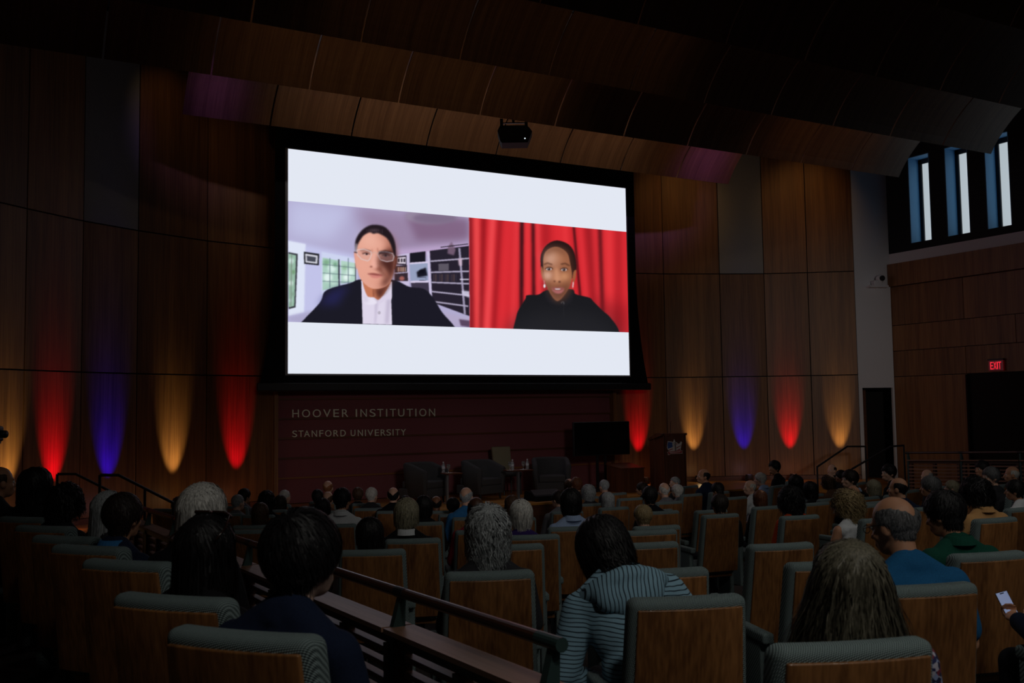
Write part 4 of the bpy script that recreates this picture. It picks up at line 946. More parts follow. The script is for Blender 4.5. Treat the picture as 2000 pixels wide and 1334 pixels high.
def head_parts(mb, Hm):
    E = lambda c, r: mb.ell(c, r, mat=Hm, nu=20, nv=14)
    def C(a, b, r0, r1): mb.cap(Hm @ Vector(a), Hm @ Vector(b), r0, r1)
    E((0,-.012,.030),(.077,.096,.092)); E((0,.028,-.028),(.064,.066,.088)); E((0,.045,-.082),(.046,.046,.036)); E((0,-.005,-.02),(.070,.075,.07))
    C((0,.092,.002),(0,.112,-.034),.009,.013); C((-.036,.080,.020),(.036,.080,.020),.011,.011); C((-.019,.094,-.064),(.019,.094,-.064),.0075,.0075); C((-.016,.092,-.076),(.016,.092,-.076),.008,.008)
    for s in (-1,1):
        E((s*.080,-.008,-.012),(.010,.021,.033)); E((s*.076,.000,-.032),(.010,.012,.013)); E((s*.042,.062,-.03),(.022,.02,.022))
def arm_joints(pose, s):
    d = {'lap':[(s*.185,-.06,.955),(s*.245,-.02,.71),(s*.12,.20,.60)], 'rest':[(s*.185,-.06,.955),(s*.265,-.04,.70),(s*.262,.20,.665)],
         'cross':[(s*.185,-.06,.955),(s*.25,.02,.72),(-s*.06,.17,.74)], 'chin':[(s*.185,-.06,.955),(s*.235,.06,.72),(s*.05,.12,1.0)],
         'phone':[(s*.185,-.06,.955),(s*.27,.02,.70),(s*.16,.29,.72)], 'read':[(s*.19,-.05,.95),(s*.31,.02,.72),(s*.10,.24,.66)]}
    return [Vector(v) for v in d[pose.get('armL' if s < 0 else 'armR','lap')]]
def hand(mb, wrist, fwd, side, s, curl=35):
    fwd = fwd.normalized(); side = (side-fwd*side.dot(fwd)).normalized(); nrm = fwd.cross(side)
    pc = wrist+fwd*.055
    B = Matrix((side, fwd, nrm)).transposed().to_4x4(); B.translation = pc
    mb.ell((0,0,0),(.040,.050,.017), mat=B, nu=14, nv=10)
    for i, (o_, L, r) in enumerate(((-.030,.062,.0085),(-.010,.074,.009),(.011,.068,.009),(.031,.052,.008))):
        b = pc+side*o_+fwd*.042; d1 = (fwd*math.cos(math.radians(curl))-nrm*math.sin(math.radians(curl))); d2 = (fwd*math.cos(math.radians(curl*2.2))-nrm*math.sin(math.radians(curl*2.2)))
        mb.cap(b, b+d1*L*.5, r, r*.95, n=8); mb.cap(b+d1*L*.5, b+d1*L*.5+d2*L*.5, r*.95, r*.8, n=8)
    tb = pc-side*.034*s-fwd*.020; td = (fwd*.75-side*.65*s-nrm*.2).normalized(); mb.cap(tb, tb+td*.035, .011, .010, n=8); mb.cap(tb+td*.035, tb+td*.035+(fwd*.9-side*.2*s-nrm*.4).normalized()*.03, .010, .0085, n=8)
def trunk(mb, Lm, g):
    E = lambda c, r: mb.ell(c, tuple(x+g for x in r), mat=Lm, nu=20, nv=14)
    def C(a, b, r0, r1): mb.cap(Lm @ Vector(a), Lm @ Vector(b), r0+g, r1+g)
    E((0,-.055,.53),(.165,.125,.10)); E((0,-.075,.67),(.145,.105,.14)); E((0,-.08,.84),(.160,.105,.16))
    C((-.135,-.065,.955),(.135,-.065,.955),.062,.062)
    for s in (-1,1): C((s*.12,-.06,.985),(s*.02,-.045,1.050),.045,.045)
    if g > 0: E((0,-.045,1.035),(.062,.058,.035))
def arms(mb, Lm, pose, g, length=2.0):
    for s in (-1,1):
        a, b, c = [Lm @ p for p in arm_joints(pose, s)]
        if length >= 1: mb.cap(a, b, .052+g, .042+g)
        else: mb.cap(a, a.lerp(b, length), .054+g, .050+g)
        if length > 1: mb.cap(b, b.lerp(c, length-1), .042+g, .042+(.028-.042)*(length-1)+g)
def legs(mb, g, feet=True, upto=1.0):
    for s in (-1,1):
        mb.cap((s*.085,-.03,.515),(s*.10,.40,.495),.080+g,.060+g); mb.cap((s*.10,.40,.495),(s*.105,.41,.10),.058+g,.040+g)
POSES = {
 'n':{}, 'l':{'yaw':28,'armR':'rest'}, 'll':{'yaw':62}, 'r':{'yaw':-26}, 'r1':{'yaw':-14}, 'd':{'pitch':-24,'yaw':6}, 'up':{'pitch':6,'yaw':10,'armL':'rest','armR':'rest'},
 'hood':{'lean':-24,'side':-9,'pitch':-26,'yaw':4,'armL':'read','armR':'read'}, 'phone':{'pitch':-20,'yaw':10,'armL':'phone','armR':'lap'}, 'ld':{'yaw':24,'pitch':-13,'armR':'rest'}, 'chin':{'yaw':20,'armL':'chin','armR':'lap'}}
BODY = {}; SHIRT = {}; PANTS = {}
def get_body(pn):
    if pn in BODY: return BODY[pn]
    pose = POSES[pn]; mb = MB(); Lm = lean_matrix(pose); Hm = head_matrix(pose)
    head_parts(mb, Hm); trunk(mb, Lm, -.012); arms(mb, Lm, pose, 0); legs(mb, 0)
    mb.cap(Lm @ Vector((0,-.038,1.0)), Hm @ Vector((0,-.018,-.05)), .054, .055)
    for s in (-1,1):
        a, b, c = [Lm @ p for p in arm_joints(pose, s)]
        hand(mb, c, (c-b), Vector((1,0,.2)) if abs((c-b).normalized().x) < .8 else Vector((0,1,0)), s, 60 if pose.get('armL') == 'phone' and s < 0 else 32)
        mb.cap((s*.105,.39,.052),(s*.115,.565,.040),.043,.034)
    BODY[pn] = remesh(mb, .0095, 3); return BODY[pn]
def get_shirt(pn, kind):
    pose = POSES[pn]; key = (tuple(sorted((k, v) for k, v in pose.items() if k in ('lean','side','armL','armR'))), kind)
    if key in SHIRT: return SHIRT[key]
    mb = MB(); Lm = lean_matrix(pose); g = {'long':.013,'jacket':.020,'tee':.013,'tank':.010,'hood':.026}[kind]
    trunk(mb, Lm, g)
    if kind == 'tank': pass
    elif kind == 'tee': arms(mb, Lm, pose, g+.006, .75)
    else: arms(mb, Lm, pose, g-.002, 1.92)
    SHIRT[key] = remesh(mb, .012, 5); return SHIRT[key]
def get_pants():
    if 'p' not in PANTS:
        mb = MB(); mb.ell((0,-.055,.53),(.182,.142,.112)); legs(mb, .014); PANTS['p'] = remesh(mb, .014, 4)
        mb = MB()
        for s in (-1,1): mb.cap((s*.105,.37,.062),(s*.115,.58,.050),.056,.046); mb.box((s*.105-.045,.33,.0),(s*.115+.045,.63,.03))
        PANTS['s'] = remesh(mb, .011, 2)
    return PANTS['p'], PANTS['s']
def collar_mesh(kind):
    # stand collar around the neck, open at the front
    mb = MB(); n = 22
    for i in range(n):
        a0 = math.radians(-60+300*i/n) ; a1 = math.radians(-60+300*(i+1)/n)
        def P(a, r, z): return (r*math.cos(a), -.045+r*math.sin(a)*1.05*(-1 if False else 1), z)
        def ring(a):
            fr = max(0, -math.sin(a)); z0 = 1.062-.05*fr
            return [P(a+math.pi,.069,z0-.02),P(a+math.pi,.071,z0+.028),P(a+math.pi,.080,z0+.022),P(a+math.pi,.098,z0-.022)]
        A, B = ring(a0), ring(a1)
        mb.add(A+B, [(0,1,5,4),(1,2,6,5),(2,3,7,6)])
    me = mb.mesh('collar', [], smooth=True, fixn=False); me.materials.append(None); return me
COLLAR = collar_mesh('c')

# ---- hair: a scalp shell plus many fine locks, in head space
HK = {
 # kind: (n locks, length, lift, wave, half width, coverage)
 'short':(2600,.060,.015,.003,.0032,'full'), 'crop':(2400,.030,.007,.0015,.0026,'full'), 'bowl':(3000,.130,.026,.0025,.0036,'full'), 'thick':(3200,.085,.034,.0025,.0036,'nape'), 'ring':(2600,.024,.004,.0012,.0020,'ring'),
 'thin':(1500,.045,.010,.003,.0022,'thin'), 'bob':(3000,.215,.020,.004,.0036,'full'), 'long':(5000,.42,.018,.005,.0030,'full'), 'spread':(6500,.40,.020,.006,.0026,'full'), 'wavy':(4600,.185,.026,.011,.0028,'full'),
 'curly':(3200,.155,.040,.024,.0034,'full'), 'bushy':(3200,.170,.040,.012,.0040,'full'), 'messy':(2600,.140,.024,.014,.0032,'full')}
CRC = Vector((0,-.012,.030)); CRR = (.080,.099,.095)
def scalp(dirv, lift):
    return Vector((CRC.x+dirv.x*(CRR[0]+lift), CRC.y+dirv.y*(CRR[1]+lift), CRC.z+dirv.z*(CRR[2]+lift)))
def hairline(az):
    # lowest z of the direction vector where hair still grows; az = 0 front, pi back
    a = abs(az)
    f = max(0, math.cos(a))
    return -.62 + (.55+.62)*(f**.55) if a < math.pi/2 else -.62-.22*(-math.cos(a))
def covered(d, cover):
    az = math.atan2(d.x, d.y); low = hairline(az)
    if abs(abs(az)-math.pi/2) < .30 and d.z < -.12: return False        # around the ears
    if d.z < low: return False
    if cover == 'nape' and d.z < -.42: return False
    if cover == 'ring' and (d.z > -.20+.66*abs(d.x) or (d.y > .25 and d.z > -.05)): return False
    if cover == 'thin' and d.z > .55 and d.y > -.1: return d.x*d.x*7 % 1 > .55
    return True
HAIR = {}
def get_hair(kind):
    if kind in HAIR: return HAIR[kind]
    n, L, lift, wave, rad, cover = HK[kind]; R = random.Random(hash(kind) % 1000 if False else sum(map(ord,kind)))
    mb = MB(); W = Vector((0,-.45,.89)).normalized()
    # shell
    nu, nv = 40, 22; V = []; keep = []
    for j in range(nv+1):
        ph = math.pi*.86*j/nv
        for i in range(nu):
            th = 2*math.pi*i/nu; d = Vector((math.sin(ph)*math.sin(th), math.sin(ph)*math.cos(th), math.cos(ph)))
            ok = covered(d, cover); V.append(tuple(scalp(d, (.55 if cover in ('full','nape') else .25)*lift if ok else -.012))); keep.append(ok)
    Fc = [(j*nu+i, j*nu+(i+1)%nu, (j+1)*nu+(i+1)%nu, (j+1)*nu+i) for j in range(nv) for i in range(nu) if (keep[j*nu+i] or keep[j*nu+(i+1)%nu] or keep[(j+1)*nu+i])]
    mb.add(V, Fc)
    NV = [tuple((Vector(v)-CRC).normalized()) for v in V]
    cnt = 0; tries = 0
    while cnt < n and tries < n*12:
        tries += 1
        d = Vector((R.gauss(0,1),R.gauss(0,1),R.gauss(0,1))).normalized()
        if not covered(d, cover): continue
        cnt += 1
        seg = 9 if L > .1 else 5
        ln = L*R.uniform(.78,1.08); st = ln/seg; pts = [scalp(d, 0)]; cur = d.copy(); released = False
        ph0 = R.uniform(0,6.28); fq = R.uniform(.8,1.4); lf = lift*(R.uniform(.86,1.06) if wave < .01 else R.uniform(.6,1.1))
        tang0 = None; drift = Vector((R.gauss(0,.10),R.gauss(0,.10),0))
        for k in range(1, seg+1):
            if not released:
                t = (cur*W.dot(cur)-W)                       # away from the whorl along the scalp
                if t.length < .05: t = Vector((R.gauss(0,1),R.gauss(0,1),0)); t = t-cur*t.dot(cur)
                t.normalize(); t = (t+Vector((0,0,-.25))).normalized(); t = (t-cur*t.dot(cur)).normalized()
                if kind in ('long','bob','spread') and cur.y > -.2: t = (t+Vector((.6*(1 if cur.x > 0 else -1),-.25,-.2))); t = (t-cur*t.dot(cur)).normalized()
                cur = (cur+t*(st/.095)).normalized(); p = scalp(cur, lf*min(1,.35+k/3.0))
                if cur.z < (-.10 if L > .1 else -.75): released = True; vel = Vector((cur.x*.10,cur.y*.10,-1))
                if kind == 'spread' and cur.z < .15: released = True; vel = Vector((cur.x*.42-.05,cur.y*.20,-1))
                if kind in ('bushy','curly') and cur.z < .1: released = True; vel = Vector((cur.x*.45,cur.y*.45,-.9))
            else:
                vel = (vel+Vector((-.05*cur.x,-.03*cur.y,-.25))*(1 if kind != 'spread' else .30)+drift*.25).normalized(); p = pts[-1]+vel*st
                if kind == 'bob' and p.z < -.10: p += Vector((-cur.x,-cur.y,0))*.006
                if p.z < -.115 and p.y > -.118 and abs(p.x) < .10 and p.y < .04: p.y -= .006      # outside the neck and shoulders
                if p.z < -.14: p.y = min(p.y, -.085-.25*(-.14-p.z)) if abs(p.x) < .12 and p.y < .02 else p.y
            if wave: p = p+Vector((math.sin(ph0+k*fq*1.7), math.cos(ph0*1.3+k*fq*1.9), .6*math.sin(ph0*2+k*fq*1.5)))*(wave*min(1,k/3))
            pts.append(p)
        r0 = rad*R.uniform(.8,1.3); rv = []; tw = R.gauss(0,.16 if wave < .01 else .4)
        for i, p in enumerate(pts):
            tg = (pts[min(i+1,len(pts)-1)]-pts[max(0,i-1)]); out = (p-CRC); out.z *= .4; sd = tg.cross(out)
            if sd.length < 1e-6: sd = Vector((1,0,0))
            sd.normalize(); sd = (sd+out.normalized()*tw).normalized(); w = r0*(1-.75*(i/(len(pts)-1))**2)
            rv += [tuple(p-sd*w), tuple(p+sd*w)]
        mb.add(rv, [(2*i,2*i+1,2*i+3,2*i+2) for i in range(len(pts)-1)])
        jt = Vector((R.gauss(0,1),R.gauss(0,1),R.gauss(0,1)))*(.16 if wave < .01 else .38)
        for p in rv:
            o_ = Vector(p)-CRC; o_.z = o_.z*.8 if o_.z > -.06 else -.02; NV.append(tuple((o_.normalized()+jt).normalized()))
    me = mb.mesh('hair_'+kind, [], smooth=True, fixn=False)
    if len(NV) == len(me.vertices): me.normals_split_custom_set_from_vertices(NV)
    me.materials.append(None); HAIR[kind] = me; return me
def hair_mat(name, col):
    key = 'hair_'+name
    if key in MATS: return MATS[key]
    m = mat(key, col, .52, spec=.3); N, L, b = nodes_of(m)
    tc = N.new('ShaderNodeTexCoord'); mp = N.new('ShaderNodeMapping'); mp.inputs['Scale'].default_value = (1,1,.12); L.new(tc.outputs['Object'], mp.inputs[0])
    n1 = N.new('ShaderNodeTexNoise'); n1.inputs['Scale'].default_value = 170; L.new(mp.outputs[0], n1.inputs['Vector'])
    cr = N.new('ShaderNodeValToRGB'); cr.color_ramp.elements[0].position = .35; cr.color_ramp.elements[1].position = .68
    cr.color_ramp.elements[0].color = tuple(c*.55 for c in col)+(1,); cr.color_ramp.elements[1].color = tuple(min(1,c*1.35) for c in col)+(1,)
    L.new(n1.outputs[0], cr.inputs[0]); L.new(cr.outputs[0], b.inputs['Base Color']); return m
HAIRC = {'black':s255(26,24,26),'dark':s255(44,34,30),'brown':s255(82,58,42),'auburn':s255(110,66,44),'blond':s255(160,138,100),'ash':s255(104,99,84),'ashblond':s255(158,150,126),'grey':s255(170,174,176),'darkgrey':s255(98,98,100),'white':s255(215,212,206),'redblond':s255(160,100,64)}
SKIN = {'a':s255(214,168,144),'b':s255(190,138,108),'c':s255(130,86,62),'d':s255(84,54,40),'e':s255(222,184,166)}
SHC = {'black':s255(20,20,24),'navy':s255(24,34,58),'charcoal':s255(46,46,50),'white':s255(205,208,212),'paleblue':s255(150,170,205),'blue':s255(50,110,165),'teeblue':s255(30,92,140),'red':s255(150,24,48),'purple':s255(52,36,96),'green':s255(16,70,56),'tan':s255(196,148,96),'grey':s255(110,110,116),'orange':s255(190,70,26),'brown':s255(90,64,48),'royal':s255(22,44,120),'denim':s255(60,84,112)}
def skin_mat(k):
    key = 'skin_'+k
    if key in MATS: return MATS[key]
    m = mat(key, SKIN[k], .5, spec=.4); b = m.node_tree.nodes['Principled BSDF']; b.inputs['Subsurface Weight'].default_value = .08; b.inputs['Subsurface Radius'].default_value = (.02,.01,.006); return m
EYEW = mat('eye_white', (.75,.74,.72), .3); EYED = mat('eye_iris', (.03,.02,.015), .2)
def eyes_mesh():
    mb = MB()
    for s in (-1,1): mb.ell((s*.031,.078,.004),(.0125,.0125,.0125),0,10,8); mb.ell((s*.031,.0885,.004),(.0055,.003,.0055),1,8,6)
    return mb.mesh('eyes', [EYEW, EYED], smooth=True)
EYES = eyes_mesh()
def part(name, me, parent, m, mw=None):
    o = link(name, me, parent)
    if m is not None and len(o.material_slots): o.material_slots[0].link = 'OBJECT'; o.material_slots[0].material = m
    if mw is not None: o.matrix_local = mw
    return o
STRIPE = None
PEOPLE = []
def person(x, y, z, face, htop, pn, hair, hc, sk, kind, sc, label, group, hairscale=1.0, shirt_mat=None, collar=None):
    t = tag(empty('person', (x,y,z), -face), label, 'person', group)
    pose = POSES[pn]; Hm = head_matrix(pose)
    top = (Hm @ Vector((0,-.012,.122))).z
    if hair and HK[hair][5] in ('full','nape'):
        hv = get_hair(hair); co = np.empty(len(hv.vertices)*3); hv.vertices.foreach_get('co', co); top = max(top, (Hm @ Vector((0,-.02,float(np.percentile(co.reshape(-1,3)[:,2], 99.3))*hairscale))).z)
    s = max(.86, min(1.16, htop/top)); t.scale = (max(.95,min(1.08,s)), max(.95,min(1.08,s)), s)
    part('body', get_body(pn), t, skin_mat(sk)); part('shirt' if kind != 'jacket' else 'jacket', get_shirt(pn, kind), t, shirt_mat or cloth('cloth_'+sc, SHC[sc], 240, .18))
    pm, sm = get_pants(); part('trousers', pm, t, cloth('cloth_trousers', s255(30,31,38), 240, .2)); part('shoes', sm, t, BLACKM)
    hm = Hm.copy()
    if hair: part('hair', get_hair(hair), t, hair_mat(hc, HAIRC[hc]), hm @ Matrix.Scale(hairscale,4))
    part('eyes', EYES, t, None, hm)
    if collar: part('collar', COLLAR, t, cloth('cloth_'+collar, SHC[collar], 240, .18), lean_matrix(pose))
    PEOPLE.append(t); return t, hm
# (head column px, head top px, row, pose, hair, hair colour, skin, garment, colour, collar, hair scale, label)
CROWD = [
 (953,989,2.2,'n','wavy','grey','a','long','charcoal',None,1.12,'person with wavy grey hair and a round gold earring','G'),
 (1700,1063,0,'n','spread','ash','a','long','navy',None,1.08,'person with long ash-blond hair in a floral top',None),
 (1762,972,1,'ld','ring','darkgrey','b','tee','teeblue',None,1.08,'person with bare crown and glasses in a blue heather tee','C'),
 (1856,958,2,'ld','short','black','b','tee','green','green',1.04,'person in a dark green collared shirt looking down',None),
 (722,1012,4,'n','bowl','black','b','long','white',None,1.0,'person with smooth black hair and white sleeves behind the guard rail','K'),
 (793,974,5,'r','bowl','ashblond','a','jacket','black','white',1.0,'person with short blond hair and a white collar under black','L'),
 (1018,977,5,'n','bowl','white','a','long','purple',None,.98,'person with straight white hair in a purple top','I'),
 (1115,955,6,'r','bowl','black','b','long','paleblue','paleblue',.98,'person with black hair in a pale blue dress shirt','J'),
 (930,971,6,'n','ring','black','d','long','red',None,.98,'person with bare crown in a dark red shirt','P'),
 (910,952,9,'r','ring','grey','a','long','blue',None,1.0,'person with thin grey hair in a bright blue shirt','O'),
 (885,972,9.6,'n','short','black','b','long','black',None,1.0,'person in black half hidden by the one in the bright blue shirt',None),
 (828,969,8,'n','bowl','black','b','long','black',None,1.0,'person in black between the blond head and the dark bare head','M'),
 (852,969,10.2,'n','ring','black','c','long','charcoal',None,1.0,'person with dark bare head in front of the first armchair',None),
 (667,953,8,'r','short','black','b','long','white','white',1.02,'person with black hair in a crisp white shirt','N'),
 (630,974,9,'n','bowl','black','b','long','black',None,1.0,'person in black beside the one in the crisp white shirt',None),
 (640,960,10.6,'n','ring','brown','a','long','brown',None,1.0,'person with bare crown just below the red-blond head',None),
 (620,956,11.4,'n','short','black','b','long','charcoal',None,1.0,'person with short black hair next to the red-blond head',None),
 (640,939,12.6,'n','ring','redblond','a','long','brown',None,1.0,'person with thin red-blond hair against the maroon boards',None),
 (699,952,12,'n','short','brown','b','long','charcoal',None,1.0,'person with brown hair beside the white-haired one in a dark jacket',None),
 (725,953,11,'r','thin','white','a','jacket','charcoal',None,1.0,'person with thinning white hair in a dark jacket',None),
 (768,952,10.4,'n','ring','black','a','jacket','black',None,1.02,'person with bare pink crown dressed all in black',None),
 (792,968,11.3,'n','short','black','c','long','charcoal',None,.95,'person almost hidden behind the short blond head',None),
 (508,983,8,'l','bob','brown','a','long','charcoal',None,1.0,'person with streaky brown bobbed hair',None),
 (463,966,10.3,'r','crop','grey','a','long','grey',None,1.0,'person with cropped grey hair and a blue lanyard',None),
 (476,954,11.6,'r','short','black','b','long','grey',None,1.0,'person with black quiff turned towards the stage',None),
 (520,960,10,'n','bushy','black','b','long','black',None,.92,'person with bushy black hair below the red light',None),
 (547,968,10.9,'n','bob','dark','b','long','black',None,.95,'person with dark hair leaning near the white-haired one at the wall corner',None),
 (555,957,12,'r','crop','white','a','jacket','black',None,1.0,'person with white cropped hair near the wall corner',None),
 (349,971,11,'n','curly','darkgrey','a','long','charcoal',None,.85,'person with curly dark grey hair by the stair handrail',None),
 (1000,968,8.4,'n','bob','brown','a','long','brown',None,.92,'person with brown hair half behind the white-haired one in purple',None),
 (1150,947,10.4,'n','messy','grey','a','long','charcoal',None,.95,'person with tousled grey hair',None),
 (1188,962,9.6,'n','bob','grey','a','long','black',None,.95,'person with straight grey bobbed hair in black',None),
 (1181,937,12.2,'n','crop','grey','a','long','charcoal',None,1.0,'person with cropped grey hair below the monitor stand',None),
 (1112,935,12.4,'n','bob','brown','a','long','grey',None,.85,'person with brown hair next to the auburn head',None),
 (1127,932,11.8,'n','short','auburn','a','long','brown',None,1.0,'person with short auburn hair in front of an armchair',None),
 (1092,958,9.4,'l','short','dark','a','long','grey',None,.95,'person in a grey cardigan half hidden beside the pale blue shirt',None),
 (1270,950,8.4,'n','short','black','b','long','black',None,1.04,'person with black hair above the striped hoodie',None),
 (1257,986,5.6,'n','short','blond','a','long','charcoal',None,.95,'person whose fair hair just shows above the hoodie wearer',None),
 (1298,943,10,'n','ring','white','a','long','grey','grey',1.0,'person with bare pink crown in a pale grey shirt',None),
 (1256,942,11.8,'l','short','dark','b','long','black',None,1.0,'person in dark clothes directly below the lectern side',None),
 (1320,931,12.4,'ll','crop','grey','a','long','charcoal',None,1.0,'person with grey hair tilting the head sideways below the lectern',None),
 (1324,946,11,'n','short','white','a','long','grey',None,1.0,'person with full white hair below the lectern',None),
 (1376,916,11,'ll','ring','black','b','jacket','navy',None,1.05,'person with small bare spot in a navy jacket',None),
 (1407,943,10,'d','short','black','b','long','navy',None,1.0,'person in navy bent forward behind the short dark brown head',None),
 (1409,965,7,'n','short','dark','b','long','black',None,1.04,'person with short dark brown hair in a wood-backed seat','W'),
 (1467,938,9.8,'ll','ring','white','a','long','white','white',1.0,'person in profile with bare head and white shirt',None),
 (1487,923,11,'l','short','white','a','long','paleblue','paleblue',1.0,'person with fluffy white hair and a light blue collar',None),
 (1514,899,11.3,'ll','short','black','b','long','black',None,1.05,'person in black sitting tall with head turned to the stage',None),
 (1486,957,8,'n','bob','auburn','b','long','black',None,.88,'person with dark reddish hair in front of the profile figure','Y'),
 (1546,951,6,'n','bushy','black','c','long','orange',None,1.0,'person with large black hair and an orange jacket','Z'),
 (1556,928,9.4,'l','bowl','black','b','long','black',None,.95,'person with black hair and a pale cheek turned to the stage',None),
 (1584,941,8.6,'n','bob','black','b','long','black',None,1.0,'person in black behind the large black-haired one',None),
 (1620,926,9.0,'l','wavy','brown','a','long','brown',None,.8,'person with wavy brown hair beneath the amber light',None),
 (1626,907,10.6,'ll','ring','dark','a','long','charcoal',None,1.0,'person with bare head beneath the amber wall light',None),
 (1645,918,10,'l','short','black','c','long','black',None,1.0,'person with black hair beside the one with a pale blue collar',None),
 (1672,917,8.1,'ll','short','dark','a','jacket','black','paleblue',1.02,'person in profile with a pale blue collar',None),
 (1658,957,5,'l','curly','blond','b','tank','white',None,1.0,'person with curly fair hair in a white sleeveless top','AB'),
 (1668,949,7.4,'n','ring','darkgrey','b','long','charcoal',None,1.0,'person mostly hidden behind the curly fair hair',None),
 (1708,937,8.2,'l','bob','ashblond','a','long','charcoal',None,.95,'person with long pale hair beside the curly fair one',None),
 (1738,906,8.5,'ll','short','black','a','long','black',None,1.0,'person with black hair in front of the dark doorway',None),
 (1757,933,6,'l','ring','black','b','long','navy',None,1.02,'person with shiny bare spot in black hair',None),
 (1812,917,8.4,'ll','ring','grey','a','long','charcoal',None,1.0,'person in profile with bare pale head below the side railing',None),
 (1820,929,6.2,'l','short','darkgrey','b','long','navy',None,1.04,'person with dark grey hair in navy behind the green shirt',None),
 (1910,932,4.2,'l','bushy','black','c','tee','tan','tan',.92,'person with big black hair in a tan shirt','AE'),
 (1938,911,6.4,'ll','short','darkgrey','a','long','charcoal',None,1.0,'person in profile with thick grey hair',None),
 (1979,911,7,'l','ring','white','b','long','charcoal',None,1.0,'person with bare crown and white side hair',None),
 (1986,937,5.6,'l','short','black','b','long','white',None,1.02,'person with black hair and a pale collar near the frame of seats',None),
 (1920,899,7.6,'ll','short','black','b','long','black',None,1.0,'person with dark hair in front of the slatted railing',None),
 (1862,938,7.4,'l','short','ashblond','a','long','brown',None,.95,'person with khaki-fair hair between dark heads',None),
]
def who_seat(lbl): return 'wood-backed grey seat of the '+' '.join(lbl.split()[:11])
GS = 'wood-backed grey auditorium seats'; GP = 'people seated in the audience'
EMPTY = {'E':'empty wood-backed grey seat half behind the long ash-blond hair','F':'empty wood-backed grey seat in front of the one beside the long ash-blond hair','CC':'empty grey seat whose corner shows beside the striped hoodie','H':'wood-backed grey seat half hidden by the wavy grey hair','BB':'empty grey seat in front of the striped hoodie wearer','D':'wood-backed grey seat of the person in a dark green shirt',
 'DD':'grey seat showing a corner above the hoodie shoulder','X':'grey seat just in front of the dark brown-haired person','AA':'empty grey seat beside the large black-haired person','U':'grey seat of the person in a pale grey shirt','V':'grey seat behind the pale grey shirt wearer','AF':'grey seat beside the slot of the tan shirt wearer','R':'grey seat of the person with tousled grey hair','Q':'grey seat of the person with straight grey bobbed hair','T':'empty grey seat below the lectern',
 'LS':'grey seat of the person with streaky brown hair','FS':'front grey seat behind the white-haired one in a dark jacket','AC':'empty grey seat beside the shiny bare spot','AD':'empty grey seat behind the long pale hair','AG':'grey seat beside the person with bare crown and white side hair','A':'wood-backed grey seat under the long ash-blond hair','B':'wood-backed grey seat of the person in the striped hoodie','C':'wood-backed grey seat of the person in a blue heather tee'}
def take(nm, lbl):
    x, y, f_, o = EXPL[nm]
    if o is None:
        z = floor_left(y) if nm.startswith('L') and nm[1:].isdigit() else floor_main(x, y)
        EXPL[nm][3] = put_seat(x, y, z, f_, lbl, GS)
REC = {}
for (px, yt, k, pose, hair, hc, sk, kind, sc, col, hs, lbl, sn) in CROWD:
    R = row_R(k)-.30; x, y, d = on_row(px, R, yt+20); f_ = facing(x, y)
    # nearest listed seat within reach, else a seat of its own
    best = None
    for nm, (sx_, sy_, sf, so) in EXPL.items():
        dist = math.hypot(sx_-x, sy_-y)
        if dist < .45 and nm not in REC and (best is None or dist < best[0]): best = (dist, nm)
    if sn and sn in EXPL: best = (0, sn)
    if best:
        nm = best[1]; REC[nm] = lbl; take(nm, who_seat(lbl)); sx_, sy_, sf, _ = EXPL[nm]
        # sit in that seat, leaning a little towards the measured head position
        x = sx_+max(-.17,min(.17,x-sx_)); y = sy_+max(-.06,min(.10,y-sy_)); f_ = sf
    z = floor_main(x, y)
    hp = Vector((x, y, 0)); dd = hp.dot(Vector((fw.x,fw.y,0)))
    lo_, hi_ = z+.6, z+2.2
    for _ in range(30):
        m_ = (lo_+hi_)/2
        if zpx((x,y,m_))[1] > yt: lo_ = m_
        else: hi_ = m_
    htop = m_-z
    if not best and all(math.hypot(a-x, b-y) > .52 for a, b, _ in SEATS): put_seat(x, y, z, f_, who_seat(lbl), GS)
    sm = None
    if 'floral' in lbl:
        sm = mat('floral_cloth', (.1,.1,.2), .9); N_, L_, b_ = nodes_of(sm); vo = N_.new('ShaderNodeTexVoronoi'); vo.inputs['Scale'].default_value = 55; tc = N_.new('ShaderNodeTexCoord'); L_.new(tc.outputs['Object'], vo.inputs['Vector'])
        cr = N_.new('ShaderNodeValToRGB'); cr.color_ramp.interpolation = 'CONSTANT'; els = cr.color_ramp.elements; els[0].color = (*s255(30,34,70),1); els[1].position = .3; els[1].color = (*s255(130,40,60),1)
        for p_, c_ in ((.5,(150,165,205)),(.68,(40,44,90)),(.85,(190,185,200))): e_ = els.new(p_); e_.color = (*s255(*c_),1)
        sp_ = N_.new('ShaderNodeSeparateColor'); L_.new(vo.outputs['Color'], sp_.inputs[0]); L_.new(sp_.outputs[0], cr.inputs[0]); L_.new(cr.outputs[0], b_.inputs['Base Color'])
    t, hm = person(x, y, z, f_, htop, pose, hair, hc, sk, kind, sc, lbl, GP, hs, sm, col)
    REC['p_'+lbl] = (t, hm)
for nm in EXPL:
    if EXPL[nm][3] is None and not (nm.startswith('L') and nm[1:].isdigit()): take(nm, EMPTY.get(nm, 'empty wood-backed grey auditorium seat in the main block'))

